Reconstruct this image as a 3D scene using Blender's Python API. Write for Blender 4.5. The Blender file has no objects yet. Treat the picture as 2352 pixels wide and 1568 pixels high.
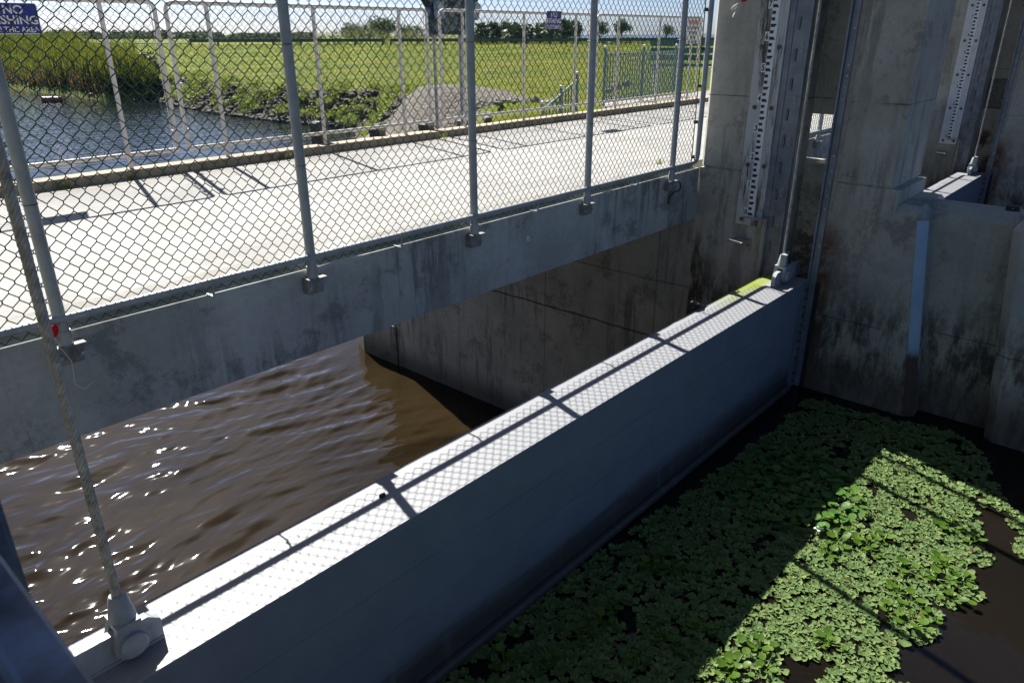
import bpy, bmesh, math, random
from mathutils import Vector, Matrix, noise
random.seed(7)
rad = math.radians
SC = bpy.context.scene
COL = SC.collection

# ------------------------------------------------------------------ camera
R = ((0.66427115, -0.7474874, -0.00253573),
     (-0.28969094, -0.25431006, -0.9227164),
     (0.68907402, 0.61366846, -0.38547116))          # rows: right, down, forward
FPX = 1684.506                                        # focal length in pixels of a 2352 px wide frame
cam_d = bpy.data.cameras.new("camera")
cam = bpy.data.objects.new("camera", cam_d)
COL.objects.link(cam)
SC.camera = cam
cam.matrix_world = Matrix(((R[0][0], -R[1][0], -R[2][0], 0), (R[0][1], -R[1][1], -R[2][1], 0),
                           (R[0][2], -R[1][2], -R[2][2], 0), (0, 0, 0, 1)))
cam_d.sensor_width = 36
cam_d.lens = FPX / 2352 * 36
cam_d.clip_start = 0.02
cam_d.clip_end = 20000
cam_d.dof.use_dof = True
cam_d.dof.focus_distance = 6.5
cam_d.dof.aperture_fstop = 9

# ------------------------------------------------------------------ sky and sun
SUN_EL, SUN_AZ = 44.3, 16.7                           # azimuth measured from +Y towards +X
W = bpy.data.worlds.new("World")
SC.world = W
W.use_nodes = True
wn = W.node_tree
sky = wn.nodes.new("ShaderNodeTexSky")
sky.sky_type = 'NISHITA'
sky.sun_disc = False
sky.sun_elevation = rad(SUN_EL)
sky.sun_rotation = rad(SUN_AZ)
sky.air_density = 0.5
sky.dust_density = 0.9
sky.ozone_density = 6.0
wn.links.new(sky.outputs[0], wn.nodes["Background"].inputs[0])
wn.nodes["Background"].inputs[1].default_value = 0.05
sun_d = bpy.data.lights.new("sun", 'SUN')
sun_d.energy = 5.0
sun_d.angle = rad(0.53)
sun_d.color = (1, 0.968, 0.915)
sun = bpy.data.objects.new("sun", sun_d)
COL.objects.link(sun)
sdir = Vector((math.sin(rad(SUN_AZ)) * math.cos(rad(SUN_EL)), math.cos(rad(SUN_AZ)) * math.cos(rad(SUN_EL)), math.sin(rad(SUN_EL))))
sun.rotation_euler = sdir.to_track_quat('Z', 'Y').to_euler()
sun.location = sdir * 50
SC.view_settings.view_transform = 'Standard'
SC.view_settings.look = 'None'
SC.view_settings.exposure = 1.4
SC.view_settings.gamma = 1
SC.render.engine = 'CYCLES'
SC.cycles.max_bounces = 6
SC.cycles.sample_clamp_indirect = 6

# ------------------------------------------------------------------ helpers
def ray(x, y):
    a = ((x - 1176) / FPX, (y - 784) / FPX, 1.0)
    return Vector([sum(R[i][k] * a[i] for i in range(3)) for k in range(3)])
def at_z(x, y, z):
    v = ray(x, y); return v * (z / v.z)
def at_s(x, y, s):
    v = ray(x, y); return v * (s / (v.x * .7468 + v.y * .6651))
def lerp(a, b, t): return a + (b - a) * t
def sst(a, b, x):
    t = max(0, min(1, (x - a) / (b - a))); return t * t * (3 - 2 * t)
def interp(x, xs, ys):
    if x <= xs[0]: return ys[0]
    for i in range(1, len(xs)):
        if x <= xs[i]: return lerp(ys[i - 1], ys[i], (x - xs[i - 1]) / (xs[i] - xs[i - 1]))
    return ys[-1]

LOC = {}
def tag(o, label=None, cat=None, group=None, kind=None):
    if label: o['label'] = label
    if cat: o['category'] = cat
    if group: o['group'] = group
    if kind: o['kind'] = kind
    return o
def thing(name, label, cat, loc=(0, 0, 0), group=None):
    o = bpy.data.objects.new(name, None)
    o.empty_display_size = .1
    COL.objects.link(o)
    o.location = loc
    LOC[o.name] = Vector(loc)
    return tag(o, label, cat, group)
def dup(root, delta, label=None, group=None):
    r = root.copy(); COL.objects.link(r); r.location = root.location + Vector(delta)
    LOC[r.name] = r.location.copy()
    if label: r['label'] = label
    if group: r['group'] = group
    for ch in list(root.children):
        c = ch.copy(); COL.objects.link(c); c.parent = r
        for g in list(ch.children):
            d = g.copy(); COL.objects.link(d); d.parent = c
    return r

class MB:
    def __init__(s): s.v = []; s.f = []
    def add(s, vs, fs):
        n = len(s.v); s.v += [tuple(p) for p in vs]; s.f += [tuple(i + n for i in f) for f in fs]; return s
    def box(s, x0, x1, y0, y1, z0, z1):
        return s.add([(x0, y0, z0), (x1, y0, z0), (x1, y1, z0), (x0, y1, z0), (x0, y0, z1), (x1, y0, z1), (x1, y1, z1), (x0, y1, z1)],
                     [(0, 3, 2, 1), (4, 5, 6, 7), (0, 1, 5, 4), (1, 2, 6, 5), (2, 3, 7, 6), (3, 0, 4, 7)])
    def bbox(s, x0, x1, y0, y1, z0, z1, b):
        """box with chamfered edges"""
        bm = bmesh.new()
        m = Matrix.Translation(((x0 + x1) / 2, (y0 + y1) / 2, (z0 + z1) / 2)) @ Matrix.Diagonal((x1 - x0, y1 - y0, z1 - z0, 1))
        bmesh.ops.create_cube(bm, size=1, matrix=m)
        bmesh.ops.bevel(bm, geom=bm.edges[:], offset=b, segments=1, affect='EDGES')
        return s.bm(bm)
    def bm(s, bm):
        bm.verts.index_update()
        s.add([v.co[:] for v in bm.verts], [[v.index for v in f.verts] for f in bm.faces]); bm.free(); return s
    def loft(s, rings, cap=True):
        n = len(rings[0]); vs = [p for r in rings for p in r]; fs = []
        for k in range(len(rings) - 1):
            for i in range(n):
                j = (i + 1) % n
                fs.append((k * n + i, k * n + j, (k + 1) * n + j, (k + 1) * n + i))
        if cap:
            fs.append(tuple(range(n - 1, -1, -1))); fs.append(tuple(range((len(rings) - 1) * n, len(rings) * n)))
        return s.add(vs, fs)
    def prism(s, out, z0, z1):
        return s.loft([[(x, y, z0) for x, y in out], [(x, y, z1) for x, y in out]])
    def tube(s, pts, r, n=8, cap=True):
        pts = [Vector(p) for p in pts]
        rs = r if isinstance(r, (list, tuple)) else [r] * len(pts)
        rings = []; u = None
        for i, p in enumerate(pts):
            d = (pts[min(i + 1, len(pts) - 1)] - pts[max(i - 1, 0)])
            d = d.normalized() if d.length > 1e-9 else Vector((0, 0, 1))
            if u is None:
                u = d.cross(Vector((0, 0, 1)) if abs(d.z) < .9 else Vector((1, 0, 0))).normalized()
            else:
                u = (u - d * u.dot(d)).normalized()
            w = d.cross(u)
            rings.append([p + (u * math.cos(2 * math.pi * k / n) + w * math.sin(2 * math.pi * k / n)) * rs[i] for k in range(n)])
        return s.loft(rings, cap)
    def cyl(s, a, b, r, n=16): return s.tube([a, b], r, n)
    def hexbolt(s, c, ax, r, h):
        c = Vector(c); ax = Vector(ax); return s.tube([c, c + ax * h], r, 6)
    def build(s, name, mat, parent=None, smooth=False, base=None):
        off = Vector((0, 0, 0))
        if parent is not None:
            root = parent
            while root.parent: root = root.parent
            off = LOC.get(root.name, off)
        elif base is not None: off = Vector(base)
        me = bpy.data.meshes.new(name)
        me.from_pydata([(p[0] - off.x, p[1] - off.y, p[2] - off.z) for p in s.v], [], s.f)
        me.validate()
        bm = bmesh.new(); bm.from_mesh(me); bmesh.ops.recalc_face_normals(bm, faces=bm.faces[:]); bm.to_mesh(me); bm.free()
        if mat: me.materials.append(mat)
        o = bpy.data.objects.new(name, me)
        COL.objects.link(o)
        if parent is not None: o.parent = parent
        elif base is not None: o.location = base
        if smooth: smooth_mesh(me, smooth)
        return o
def islands(m):
    par = list(range(len(m.v)))
    def find(a):
        while par[a] != a: par[a] = par[par[a]]; a = par[a]
        return a
    for f in m.f:
        for k in f[1:]: par[find(k)] = find(f[0])
    out = {}
    for f in m.f: out.setdefault(find(f[0]), []).append(f)
    res = []
    for fs in out.values():
        q = MB(); idx = {}
        for f in fs:
            for k in f:
                if k not in idx: idx[k] = len(q.v); q.v.append(m.v[k])
            q.f.append(tuple(idx[k] for k in f))
        res.append(q)
    return res
def each(m, name, mat, parent, smooth=False):
    return [q.build(name, mat, parent, smooth) for q in islands(m)]
def smooth_mesh(me, ang=40):
    me.polygons.foreach_set('use_smooth', [True] * len(me.polygons))
    if ang is not True and ang < 180:
        me.set_sharp_from_angle(angle=rad(ang))

def blade(V, F, p, h, w, lean, az):
    n = len(V); c, s = math.cos(az), math.sin(az)
    V += [(p[0] - w * s, p[1] + w * c, p[2]), (p[0] + w * s, p[1] - w * c, p[2]),
          (p[0] + lean * .35 * c + w * .7 * s, p[1] + lean * .35 * s - w * .7 * c, p[2] + h * .6), (p[0] + lean * .35 * c - w * .7 * s, p[1] + lean * .35 * s + w * .7 * c, p[2] + h * .6),
          (p[0] + lean * c, p[1] + lean * s, p[2] + h)]
    F += [(n, n + 1, n + 2, n + 3), (n + 3, n + 2, n + 4)]
def raw_mesh(name, v, f, mat, parent=None, smooth=False, loc=(0, 0, 0)):
    me = bpy.data.meshes.new(name); me.from_pydata(v, [], f)
    if mat: me.materials.append(mat)
    if smooth: me.polygons.foreach_set('use_smooth', [True] * len(me.polygons))
    o = bpy.data.objects.new(name, me); COL.objects.link(o)
    if parent: o.parent = parent
    o.location = loc
    return o

# ------------------------------------------------------------------ materials
class NT:
    def __init__(s, name):
        s.m = bpy.data.materials.new(name); s.m.use_nodes = True
        s.t = s.m.node_tree; s.b = s.t.nodes["Principled BSDF"]; s.out = s.t.nodes["Material Output"]
        s._pos = None
    def n(s, k, **kw):
        nd = s.t.nodes.new(k)
        for a, b in kw.items(): setattr(nd, a, b)
        return nd
    def l(s, a, b): s.t.links.new(a, b)
    def put(s, sock, v):
        if isinstance(v, bpy.types.NodeSocket): s.l(v, sock)
        else: sock.default_value = v
    @property
    def pos(s):
        if s._pos is None: s._pos = s.n("ShaderNodeNewGeometry").outputs['Position']
        return s._pos
    def map(s, scale, src=None, rot=(0, 0, 0)):
        m = s.n("ShaderNodeMapping"); s.l(src or s.pos, m.inputs[0]); m.inputs['Scale'].default_value = scale; m.inputs['Rotation'].default_value = rot
        return m.outputs[0]
    def noise(s, scale, vec=None, detail=4, rough=.55, dist=0):
        nd = s.n("ShaderNodeTexNoise"); s.l(vec or s.pos, nd.inputs['Vector'])
        nd.inputs['Scale'].default_value = scale; nd.inputs['Detail'].default_value = detail
        nd.inputs['Roughness'].default_value = rough; nd.inputs['Distortion'].default_value = dist
        return nd.outputs[0]
    def vor(s, scale, vec=None):
        nd = s.n("ShaderNodeTexVoronoi"); s.l(vec or s.pos, nd.inputs['Vector']); nd.inputs['Scale'].default_value = scale
        return nd.outputs['Distance']
    def ramp(s, x, lo, hi, a=0.0, b=1.0):
        nd = s.n("ShaderNodeMapRange"); nd.interpolation_type = 'SMOOTHSTEP'
        s.put(nd.inputs[0], x); nd.inputs[1].default_value = lo; nd.inputs[2].default_value = hi
        nd.inputs[3].default_value = a; nd.inputs[4].default_value = b
        return nd.outputs[0]
    def math(s, op, a, b=0.0):
        nd = s.n("ShaderNodeMath", operation=op); s.put(nd.inputs[0], a); s.put(nd.inputs[1], b); return nd.outputs[0]
    def mix(s, f, a, b):
        nd = s.n("ShaderNodeMix", data_type='RGBA'); s.put(nd.inputs[0], f)
        for sk, v in ((nd.inputs[6], a), (nd.inputs[7], b)):
            s.put(sk, v if isinstance(v, bpy.types.NodeSocket) else (*v[:3], 1))
        return nd.outputs[2]
    def xyz(s):
        nd = s.n("ShaderNodeSeparateXYZ"); s.l(s.pos, nd.inputs[0]); return nd.outputs
    def bump(s, h, strength=.3, dist=.01, prev=None):
        nd = s.n("ShaderNodeBump"); s.l(h, nd.inputs['Height']); nd.inputs['Strength'].default_value = strength; nd.inputs['Distance'].default_value = dist
        if prev: s.l(prev, nd.inputs['Normal'])
        return nd.outputs[0]
    def done(s, col=None, rough=None, metal=None, normal=None, spec=None):
        if col is not None: s.put(s.b.inputs['Base Color'], col if isinstance(col, bpy.types.NodeSocket) else (*col[:3], 1))
        if rough is not None: s.put(s.b.inputs['Roughness'], rough)
        if metal is not None: s.put(s.b.inputs['Metallic'], metal)
        if spec is not None: s.b.inputs['Specular IOR Level'].default_value = spec
        if normal is not None: s.l(normal, s.b.inputs['Normal'])
        return s.m

def paint(name, c, rough=.5, metal=0, var=.18, scale=9, bump=.1, dirt=None, dirt_amt=.5):
    t = NT(name)
    a = t.noise(scale, detail=6)
    col = t.mix(t.ramp(a, .3, .7), [k * (1 - var) for k in c], [min(1, k * (1 + var)) for k in c])
    if dirt:
        d = t.noise(scale * .6, t.map((1, 1, .25)), detail=8, rough=.7)
        col = t.mix(t.ramp(d, .55, .72, 0, dirt_amt), col, dirt)
    return t.done(col, t.ramp(a, .2, .8, rough * .85, min(1, rough * 1.2)), metal, t.bump(t.noise(scale * 14, detail=3), bump, .004))

def concrete(name, base, dark, stain=.55, pits=True, extra=None, streak=.6, light=None):
    t = NT(name)
    big = t.noise(1.3, detail=6, rough=.65)
    fine = t.noise(22, detail=6, rough=.7)
    col = t.mix(t.ramp(big, .35, .65), [k * .84 for k in base], [k * 1.1 for k in base])
    col = t.mix(t.ramp(fine, .35, .75, 0, .35), col, [k * .6 for k in base])
    st = t.noise(6.5, t.map((1, 1, .10)), detail=8, rough=.75)
    col = t.mix(t.math('MULTIPLY', t.ramp(st, .49, .60), t.ramp(t.noise(.9, detail=3), .38, .62, .1, streak)), col, dark)
    blot = t.noise(2.1, detail=10, rough=.78)
    col = t.mix(t.ramp(blot, .53, .61, 0, stain), col, dark)
    gr = t.noise(70, detail=4, rough=.7)
    col = t.mix(t.ramp(gr, .55, .7, 0, .35), col, [k * .55 for k in base])
    if light:
        col = t.mix(t.ramp(t.noise(1.7, t.map((1, 1, .5)), detail=8, rough=.7), .55, .68, 0, .5), col, light)
    h = fine
    nrm = t.bump(fine, .35, .006)
    if pits:
        v = t.vor(9)
        pm = t.math('MULTIPLY', t.ramp(v, .03, .07, 1, 0), t.ramp(t.noise(3.1), .45, .6))
        col = t.mix(t.math('MULTIPLY', pm, .85), col, [k * .12 for k in base])
        nrm = t.bump(t.ramp(v, .02, .09), .4, .008, nrm)
    if extra: col = extra(t, col)
    return t.done(col, .88, None, nrm, .3)

def pier_dirt(t, col):
    x, y, z = t.xyz()
    n1 = t.noise(6, t.map((1, 1, .35)), detail=8, rough=.75)
    n2 = t.noise(3, detail=8, rough=.75)
    # rust weeping down beside the gate guide
    m = t.math('MULTIPLY', t.ramp(y, 2.34, 2.54), t.math('MULTIPLY', t.ramp(y, 2.66, 2.68, 1, 0), t.ramp(z, -1.75, -2.1)))
    col = t.mix(t.math('MULTIPLY', m, t.ramp(n1, .28, .52)), col, (.13, .058, .026))
    m2 = t.math('MULTIPLY', t.math('MULTIPLY', t.ramp(y, 1.75, 2.6), t.ramp(y, 2.66, 2.68, 1, 0)), t.ramp(z, -1.6, -2.3))
    col = t.mix(t.math('MULTIPLY', m2, t.ramp(n2, .46, .57, 0, .85)), col, (.13, .078, .048))
    m3 = t.math('MULTIPLY', t.math('MULTIPLY', t.ramp(y, 2.69, 2.70), t.ramp(y, 3.02, 3.03, 1, 0)), t.ramp(z, -1.4, -1.9))
    col = t.mix(t.math('MULTIPLY', m3, t.ramp(n2, .42, .55)), col, (.09, .055, .03))
    m4 = t.math('MULTIPLY', t.ramp(y, 3.7, 4.1), t.ramp(z, -2.05, -2.4))
    col = t.mix(t.math('MULTIPLY', m4, t.ramp(n1, .40, .58)), col, (.07, .055, .035))
    # pale efflorescence and dark growth low on the wall
    lo = t.math('MULTIPLY', t.ramp(z, -1.9, -2.25), t.ramp(z, -3.3, -2.9))
    lo = t.math('MULTIPLY', lo, t.ramp(y, 4.05, 3.9))
    col = t.mix(t.math('MULTIPLY', lo, t.ramp(n2, .5, .6, 0, .5)), col, (.30, .32, .33))
    dk = t.ramp(z, -2.3, -2.95)
    col = t.mix(t.math('MULTIPLY', dk, t.ramp(n1, .42, .6, 0, .85)), col, (.045, .04, .032))
    for zz in (-.62, -2.86):
        ln = t.ramp(t.math('ABSOLUTE', t.math('ADD', t.math('SUBTRACT', z, zz), t.math('MULTIPLY', t.math('SUBTRACT', n2, .5), .02))), .004, .009, .7, 0)
        col = t.mix(t.math('MULTIPLY', ln, t.ramp(t.noise(1.5, detail=2), .40, .55)), col, (.05, .05, .045))
    wl = t.ramp(z, -3.05, -3.55, 0, .72)
    col = t.mix(wl, col, (.10, .08, .056))
    return col

M = {}
M['pier'] = concrete('pier_concrete', (.43, .41, .35), (.125, .12, .10), .5, True, pier_dirt, .55, (.50, .49, .46))
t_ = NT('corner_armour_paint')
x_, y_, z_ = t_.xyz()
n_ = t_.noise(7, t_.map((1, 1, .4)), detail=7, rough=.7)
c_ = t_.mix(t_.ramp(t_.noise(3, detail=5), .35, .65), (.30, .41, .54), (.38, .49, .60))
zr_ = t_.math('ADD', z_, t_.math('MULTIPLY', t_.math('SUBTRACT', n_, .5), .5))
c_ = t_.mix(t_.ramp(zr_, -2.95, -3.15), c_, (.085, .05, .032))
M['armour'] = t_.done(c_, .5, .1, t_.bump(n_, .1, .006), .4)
M['beam'] = concrete('beam_concrete', (.40, .405, .37), (.13, .135, .125), .6, True, None, .8, (.47, .475, .455))
def wall_lines(t, col):
    x, y, z = t.xyz()
    nz = t.math('MULTIPLY', t.math('SUBTRACT', t.noise(5, detail=6), .5), .05)
    for zz, a in ((-3.675, .85), (-2.9, .4)):
        col = t.mix(t.ramp(t.math('ABSOLUTE', t.math('ADD', t.math('SUBTRACT', z, zz), nz)), .006, .02, a, 0), col, (.03, .028, .024))
    fy = t.math('ABSOLUTE', t.math('SUBTRACT', t.math('FRACT', t.math('DIVIDE', y, 1.83)), .5))
    col = t.mix(t.ramp(fy, .002, .007, .55, 0), col, (.05, .045, .04))
    return t.mix(t.ramp(z, -5.1, -5.6, 0, .8), col, (.05, .042, .03))
M['wallup'] = concrete('channel_wall_concrete', (.35, .325, .265), (.09, .08, .065), .5, True, wall_lines, .7)
def deck_extra(t, col):
    x, y, z = t.xyz()
    j = t.math('ABSOLUTE', t.math('SUBTRACT', t.math('FRACT', t.math('DIVIDE', t.math('ADD', x, 20.93), 2.95)), .5))
    col = t.mix(t.ramp(j, .4985, .4999, 0, .35), col, (.22, .21, .19))
    dn = t.noise(3.5, t.map((.6, 1, 1)), detail=8, rough=.75)
    col = t.mix(t.math('MULTIPLY', t.ramp(y, 7.7, 8.42), t.ramp(dn, .40, .58, 0, .75)), col, (.15, .125, .09))
    col = t.mix(t.math('MULTIPLY', t.ramp(y, 4.75, 4.40), t.ramp(dn, .42, .6, 0, .6)), col, (.16, .145, .12))
    col = t.mix(t.ramp(t.noise(.55, detail=7, rough=.65), .60, .68, 0, .30), col, (.17, .16, .145))
    crk = t.noise(1.1, detail=3, rough=.6, dist=.6)
    col = t.mix(t.ramp(t.math('ABSOLUTE', t.math('SUBTRACT', crk, .5)), .0, .004, .35, 0), col, (.12, .11, .10))
    br = t.noise(60, t.map((.06, 1, 1)), detail=2)
    return t.mix(t.ramp(br, .4, .7, 0, .16), col, (.22, .21, .195))
M['deck'] = concrete('deck_concrete', (.312, .305, .288), (.258, .252, .24), .3, False, deck_extra, .2)
M['curb'] = concrete('curb_concrete', (.36, .30, .215), (.15, .125, .09), .75, True, None, .8)
def gate_extra(t, col):
    x, y, z = t.xyz()
    n = t.noise(5, t.map((.25, 1, 2.2)), detail=7, rough=.7)
    z2 = t.math('ADD', z, t.math('MULTIPLY', t.math('SUBTRACT', n, .5), .35))
    col = t.mix(t.ramp(z2, -3.34, -3.62, 0, .88), col, (.05, .043, .03))
    dr = t.noise(9, t.map((1, 1, .1)), detail=5)
    return t.mix(t.math('MULTIPLY', t.ramp(dr, .56, .7, 0, .3), t.ramp(z, -2.52, -2.7)), col, (.2, .2, .19))
def gate_mat(name, moss):
    t = NT(name)
    a = t.noise(3, detail=7, rough=.65)
    col = t.mix(t.ramp(a, .3, .7), (.145, .168, .222), (.175, .198, .255))
    x, y, z = t.xyz()
    col = t.mix(t.ramp(z, -2.487, -2.481, 0, .9), col, (.25, .255, .265))  # top face coloured paler than the front so it reads as sunlit
    n = t.noise(5, t.map((.25, 1, 2.2)), detail=7, rough=.7)
    if moss:
        m = t.math('MULTIPLY', t.math('MULTIPLY', t.ramp(x, 6.2, 6.9), t.ramp(x, 8.0, 8.1, 1, 0)), t.ramp(y, 2.93, 3.0))
        m = t.math('MULTIPLY', m, t.ramp(n, .3, .55))
        m = t.math('MULTIPLY', m, t.ramp(z, -2.52, -2.49))
        col = t.mix(m, col, (.20, .24, .03))
    sp = t.noise(40, detail=2)
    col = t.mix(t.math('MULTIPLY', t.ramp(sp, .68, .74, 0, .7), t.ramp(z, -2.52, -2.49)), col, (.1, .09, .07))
    return t, col
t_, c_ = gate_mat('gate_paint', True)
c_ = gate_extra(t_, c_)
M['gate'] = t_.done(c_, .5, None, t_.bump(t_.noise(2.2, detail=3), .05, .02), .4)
M['lug'] = paint('lug_paint', (.30, .32, .345), .5, 0, .12, 12, .1, (.25, .2, .13), .35)
M['steel'] = paint('guide_steel', (.20, .225, .26), .42, .4, .2, 8, .08, (.13, .10, .07), .5)
M['clip'] = paint('guide_clip_steel', (.13, .15, .175), .5, .3, .2, 20, .05)
M['galv'] = paint('galvanised_steel', (.33, .36, .40), .45, .55, .18, 14, .06, (.2, .19, .17), .3)
M['post'] = paint('fence_post_paint', (.34, .36, .36), .45, .25, .12, 10, .06, (.22, .20, .16), .3)
M['frame'] = paint('fence_frame_paint', (.62, .58, .54), .5, .0, .12, 14, .06, (.32, .22, .17), .55)
M['dark'] = paint('black_rubber', (.018, .019, .02), .6, 0, .3, 14, .1)
M['rail_blue'] = paint('dark_galvanised_rail', (.13, .16, .22), .5, .45, .5, 16, .05)
M['wood'] = (lambda: (lambda t: t.done(
    t.mix(t.ramp(t.noise(7, t.map((1, 1, .12)), detail=9, rough=.78), .46, .60), (.52, .52, .51), (.10, .088, .06)), .85, None,
    t.bump(t.noise(30, t.map((1, 1, .06)), detail=4), .5, .006), .2))(NT('weathered_plank')))()
M['whiteboard'] = paint('white_board_paint', (.62, .63, .64), .5, 0, .08, 6, .05, (.4, .38, .33), .3)
M['scale'] = paint('scale_enamel', (.78, .80, .80), .35, 0, .04, 6, .03, (.5, .46, .38), .25)
M['ink'] = paint('black_enamel', (.02, .018, .02), .4, 0, .2, 10, .03)
M['bolt'] = paint('bolt_steel', (.12, .105, .09), .55, .5, .35, 30, .15, (.09, .045, .02), .6)
M['bracket'] = paint('stained_bracket_steel', (.20, .20, .185), .7, .1, .3, 16, .2, (.05, .042, .03), .85)
M['boltpale'] = paint('pale_bolt', (.36, .37, .36), .5, .4, .25, 30, .1, (.14, .10, .06), .5)
M['rope'] = paint('wire_rope_steel', (.40, .37, .31), .5, .3, .3, 25, .1, (.12, .09, .06), .5)
M['beige'] = paint('joint_filler', (.30, .28, .24), .8, 0, .15, 10, .2)
M['ptape'] = paint('white_cord', (.8, .78, .72), .7, 0, .06, 30, .1)
M['buoy'] = paint('faded_red_buoy', (.34, .08, .07), .5, 0, .2, 5, .05)
M['signblue'] = paint('blue_sign_enamel', (.020, .025, .23), .4, 0, .1, 8, .03)
M['signwhite'] = paint('white_sign_enamel', (.68, .67, .63), .45, 0, .06, 8, .03, (.45, .42, .36), .3)
M['signred'] = paint('red_sign_enamel', (.45, .02, .02), .45, 0, .1, 8, .03)
M['teal'] = paint('teal_bench_paint', (.05, .17, .17), .5, 0, .15, 10, .05)
M['picket'] = paint('picket_paint', (.20, .27, .27), .5, .1, .15, 10, .05)
M['rock'] = paint('dark_rock', (.050, .037, .025), .9, 0, .55, 1.6, .4, (.03, .028, .024), .8)
M['stone'] = paint('pale_stone', (.22, .195, .16), .9, 0, .3, 6, .4)
M['gravel'] = (lambda t: t.done(
    t.mix(t.ramp(t.vor(9), .1, .5), (.29, .262, .218), (.13, .115, .095)), .95, None,
    t.bump(t.vor(7), .9, .06), .15))(NT('gravel'))
M['guard'] = paint('weathered_guardrail', (.10, .115, .11), .6, .2, .2, 1, .05)
M['white'] = paint('white_paint', (.75, .75, .73), .5, 0, .05, 3, .02)
M['bark'] = paint('bark', (.15, .12, .09), .95, 0, .3, 3, .5)
M['bird'] = paint('black_plumage', (.012, .012, .016), .5, 0, .3, 60, .1)
t_ = NT('cabinet_sheet')
M['cabinet'] = t_.done(t_.mix(t_.ramp(t_.noise(4.2, detail=4, dist=1.6), .42, .6), (.018, .024, .036), (.22, .24, .245)), .35, .25,
                       t_.bump(t_.noise(4.0, detail=3, dist=.8), .8, .12))
M['lampgrey'] = paint('grey_lamp_box', (.42, .46, .5), .5, 0, .06, 10, .03)

# green vinyl of the chain link
t_ = NT('green_vinyl_wire')
M['wire'] = t_.done(t_.mix(t_.ramp(t_.noise(6, detail=4), .35, .65), (.004, .042, .036), (.007, .066, .056)), .38, 0, None, .3)

def leafmat(name, a, b, rough=.5, trans=.3, spec=.3, tcol=None, dead=None):
    t = NT(name)
    g = t.n("ShaderNodeNewGeometry")
    r = t.math('FRACT', t.math('ADD', g.outputs['Random Per Island'], t.n("ShaderNodeObjectInfo").outputs['Random']))
    col = t.mix(r, a, b)
    if dead: col = t.mix(t.ramp(r, dead, dead + .01), col, (.13, .085, .035))
    t.done(col, rough, 0, None, spec)
    tr = t.n("ShaderNodeBsdfTranslucent")
    tc = t.mix(.5, col, tcol or [min(1, k * 1.6) for k in b]); t.l(tc, tr.inputs[0])
    mx = t.n("ShaderNodeMixShader"); mx.inputs[0].default_value = trans
    t.l(t.b.outputs[0], mx.inputs[1]); t.l(tr.outputs[0], mx.inputs[2]); t.l(mx.outputs[0], t.out.inputs[0])
    return t.m
M['red'] = leafmat('red_plastic', (.70, .015, .02), (.75, .02, .03), .35, .5, .4, (.9, .02, .03))
M['lettuce'] = leafmat('water_lettuce_leaf', (.088, .150, .050), (.165, .228, .074), .75, .12, .15, None, .985)
M['hyacinth'] = leafmat('hyacinth_leaf', (.05, .115, .008), (.10, .175, .02), .42, .25, .35)
M['penny'] = leafmat('pennywort_leaf', (.06, .14, .03), (.10, .20, .03), .45, .2, .3)
M['grassblade'] = leafmat('grass_blade', (.065, .098, .003), (.125, .158, .007), .6, .45, .2)
M['reed'] = leafmat('reed_blade', (.065, .095, .010), (.14, .155, .022), .6, .35, .2)
M['reedbrown'] = leafmat('dead_reed_blade', (.10, .07, .03), (.17, .12, .055), .7, .3, .2)
M['tree'] = leafmat('tree_leaf', (.030, .052, .016), (.085, .11, .03), .55, .25, .3)
M['palm'] = leafmat('palm_leaf', (.028, .050, .018), (.075, .095, .03), .5, .2, .35)
M['bush'] = leafmat('bush_leaf', (.06, .085, .015), (.13, .15, .03), .6, .35, .25)
M['weed'] = leafmat('weed_leaf', (.10, .15, .015), (.19, .23, .03), .55, .4, .25)
M['far'] = leafmat('far_wood_leaf', (.055, .075, .055), (.09, .11, .075), .8, .2, .1)

# water
def water(name, base, amp, sx, sy, rough, fine=1.0):
    t = NT(name)
    warp = t.noise(.45, detail=2)
    v = t.n("ShaderNodeVectorMath", operation='ADD'); t.l(t.pos, v.inputs[0])
    cv = t.n("ShaderNodeCombineXYZ"); t.l(t.math('MULTIPLY', warp, .55), cv.inputs[1]); t.l(cv.outputs[0], v.inputs[1])
    p = v.outputs[0]
    big = t.noise(1.0, t.map((sx * .55, sy * .75, 1), p, rot=(0, 0, rad(-6))), detail=1, rough=.4)
    mid = t.noise(1.0, t.map((sx * 1.3, sy * 2.0, 1), p, rot=(0, 0, rad(10))), detail=2, rough=.45)
    sm = t.noise(1.0, t.map((sx * 7, sy * 5, 1), rot=(0, 0, rad(-14))), detail=2, rough=.5)
    patch = t.ramp(t.noise(.8, detail=2), .45, .65)
    h = t.math('ADD', t.math('MULTIPLY', big, 1.0), t.math('ADD', t.math('MULTIPLY', mid, .45), t.math('MULTIPLY', t.math('MULTIPLY', sm, .05 * fine), patch)))
    t.b.inputs['IOR'].default_value = 1.33
    col = t.mix(t.ramp(t.noise(.5, detail=3), .35, .65), [k * .8 for k in base], [k * 1.25 for k in base])
    return t.done(col, rough, 0, t.bump(h, 1.0, amp), .5)
M['river'] = water('river_water', (.009, .011, .0125), .085, .9, 2.0, .04, 1.6)
M['rivernear'] = water('near_river_water', (.0165, .0112, .0050), .008, 2.2, 3.5, .03, 1.6)
M['pool'] = water('pool_water', (.009, .0072, .0052), .012, 2.0, 2.6, .05, .7)
M['lake'] = water('lake_water', (.06, .09, .12), .1, .3, .3, .25)

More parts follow.
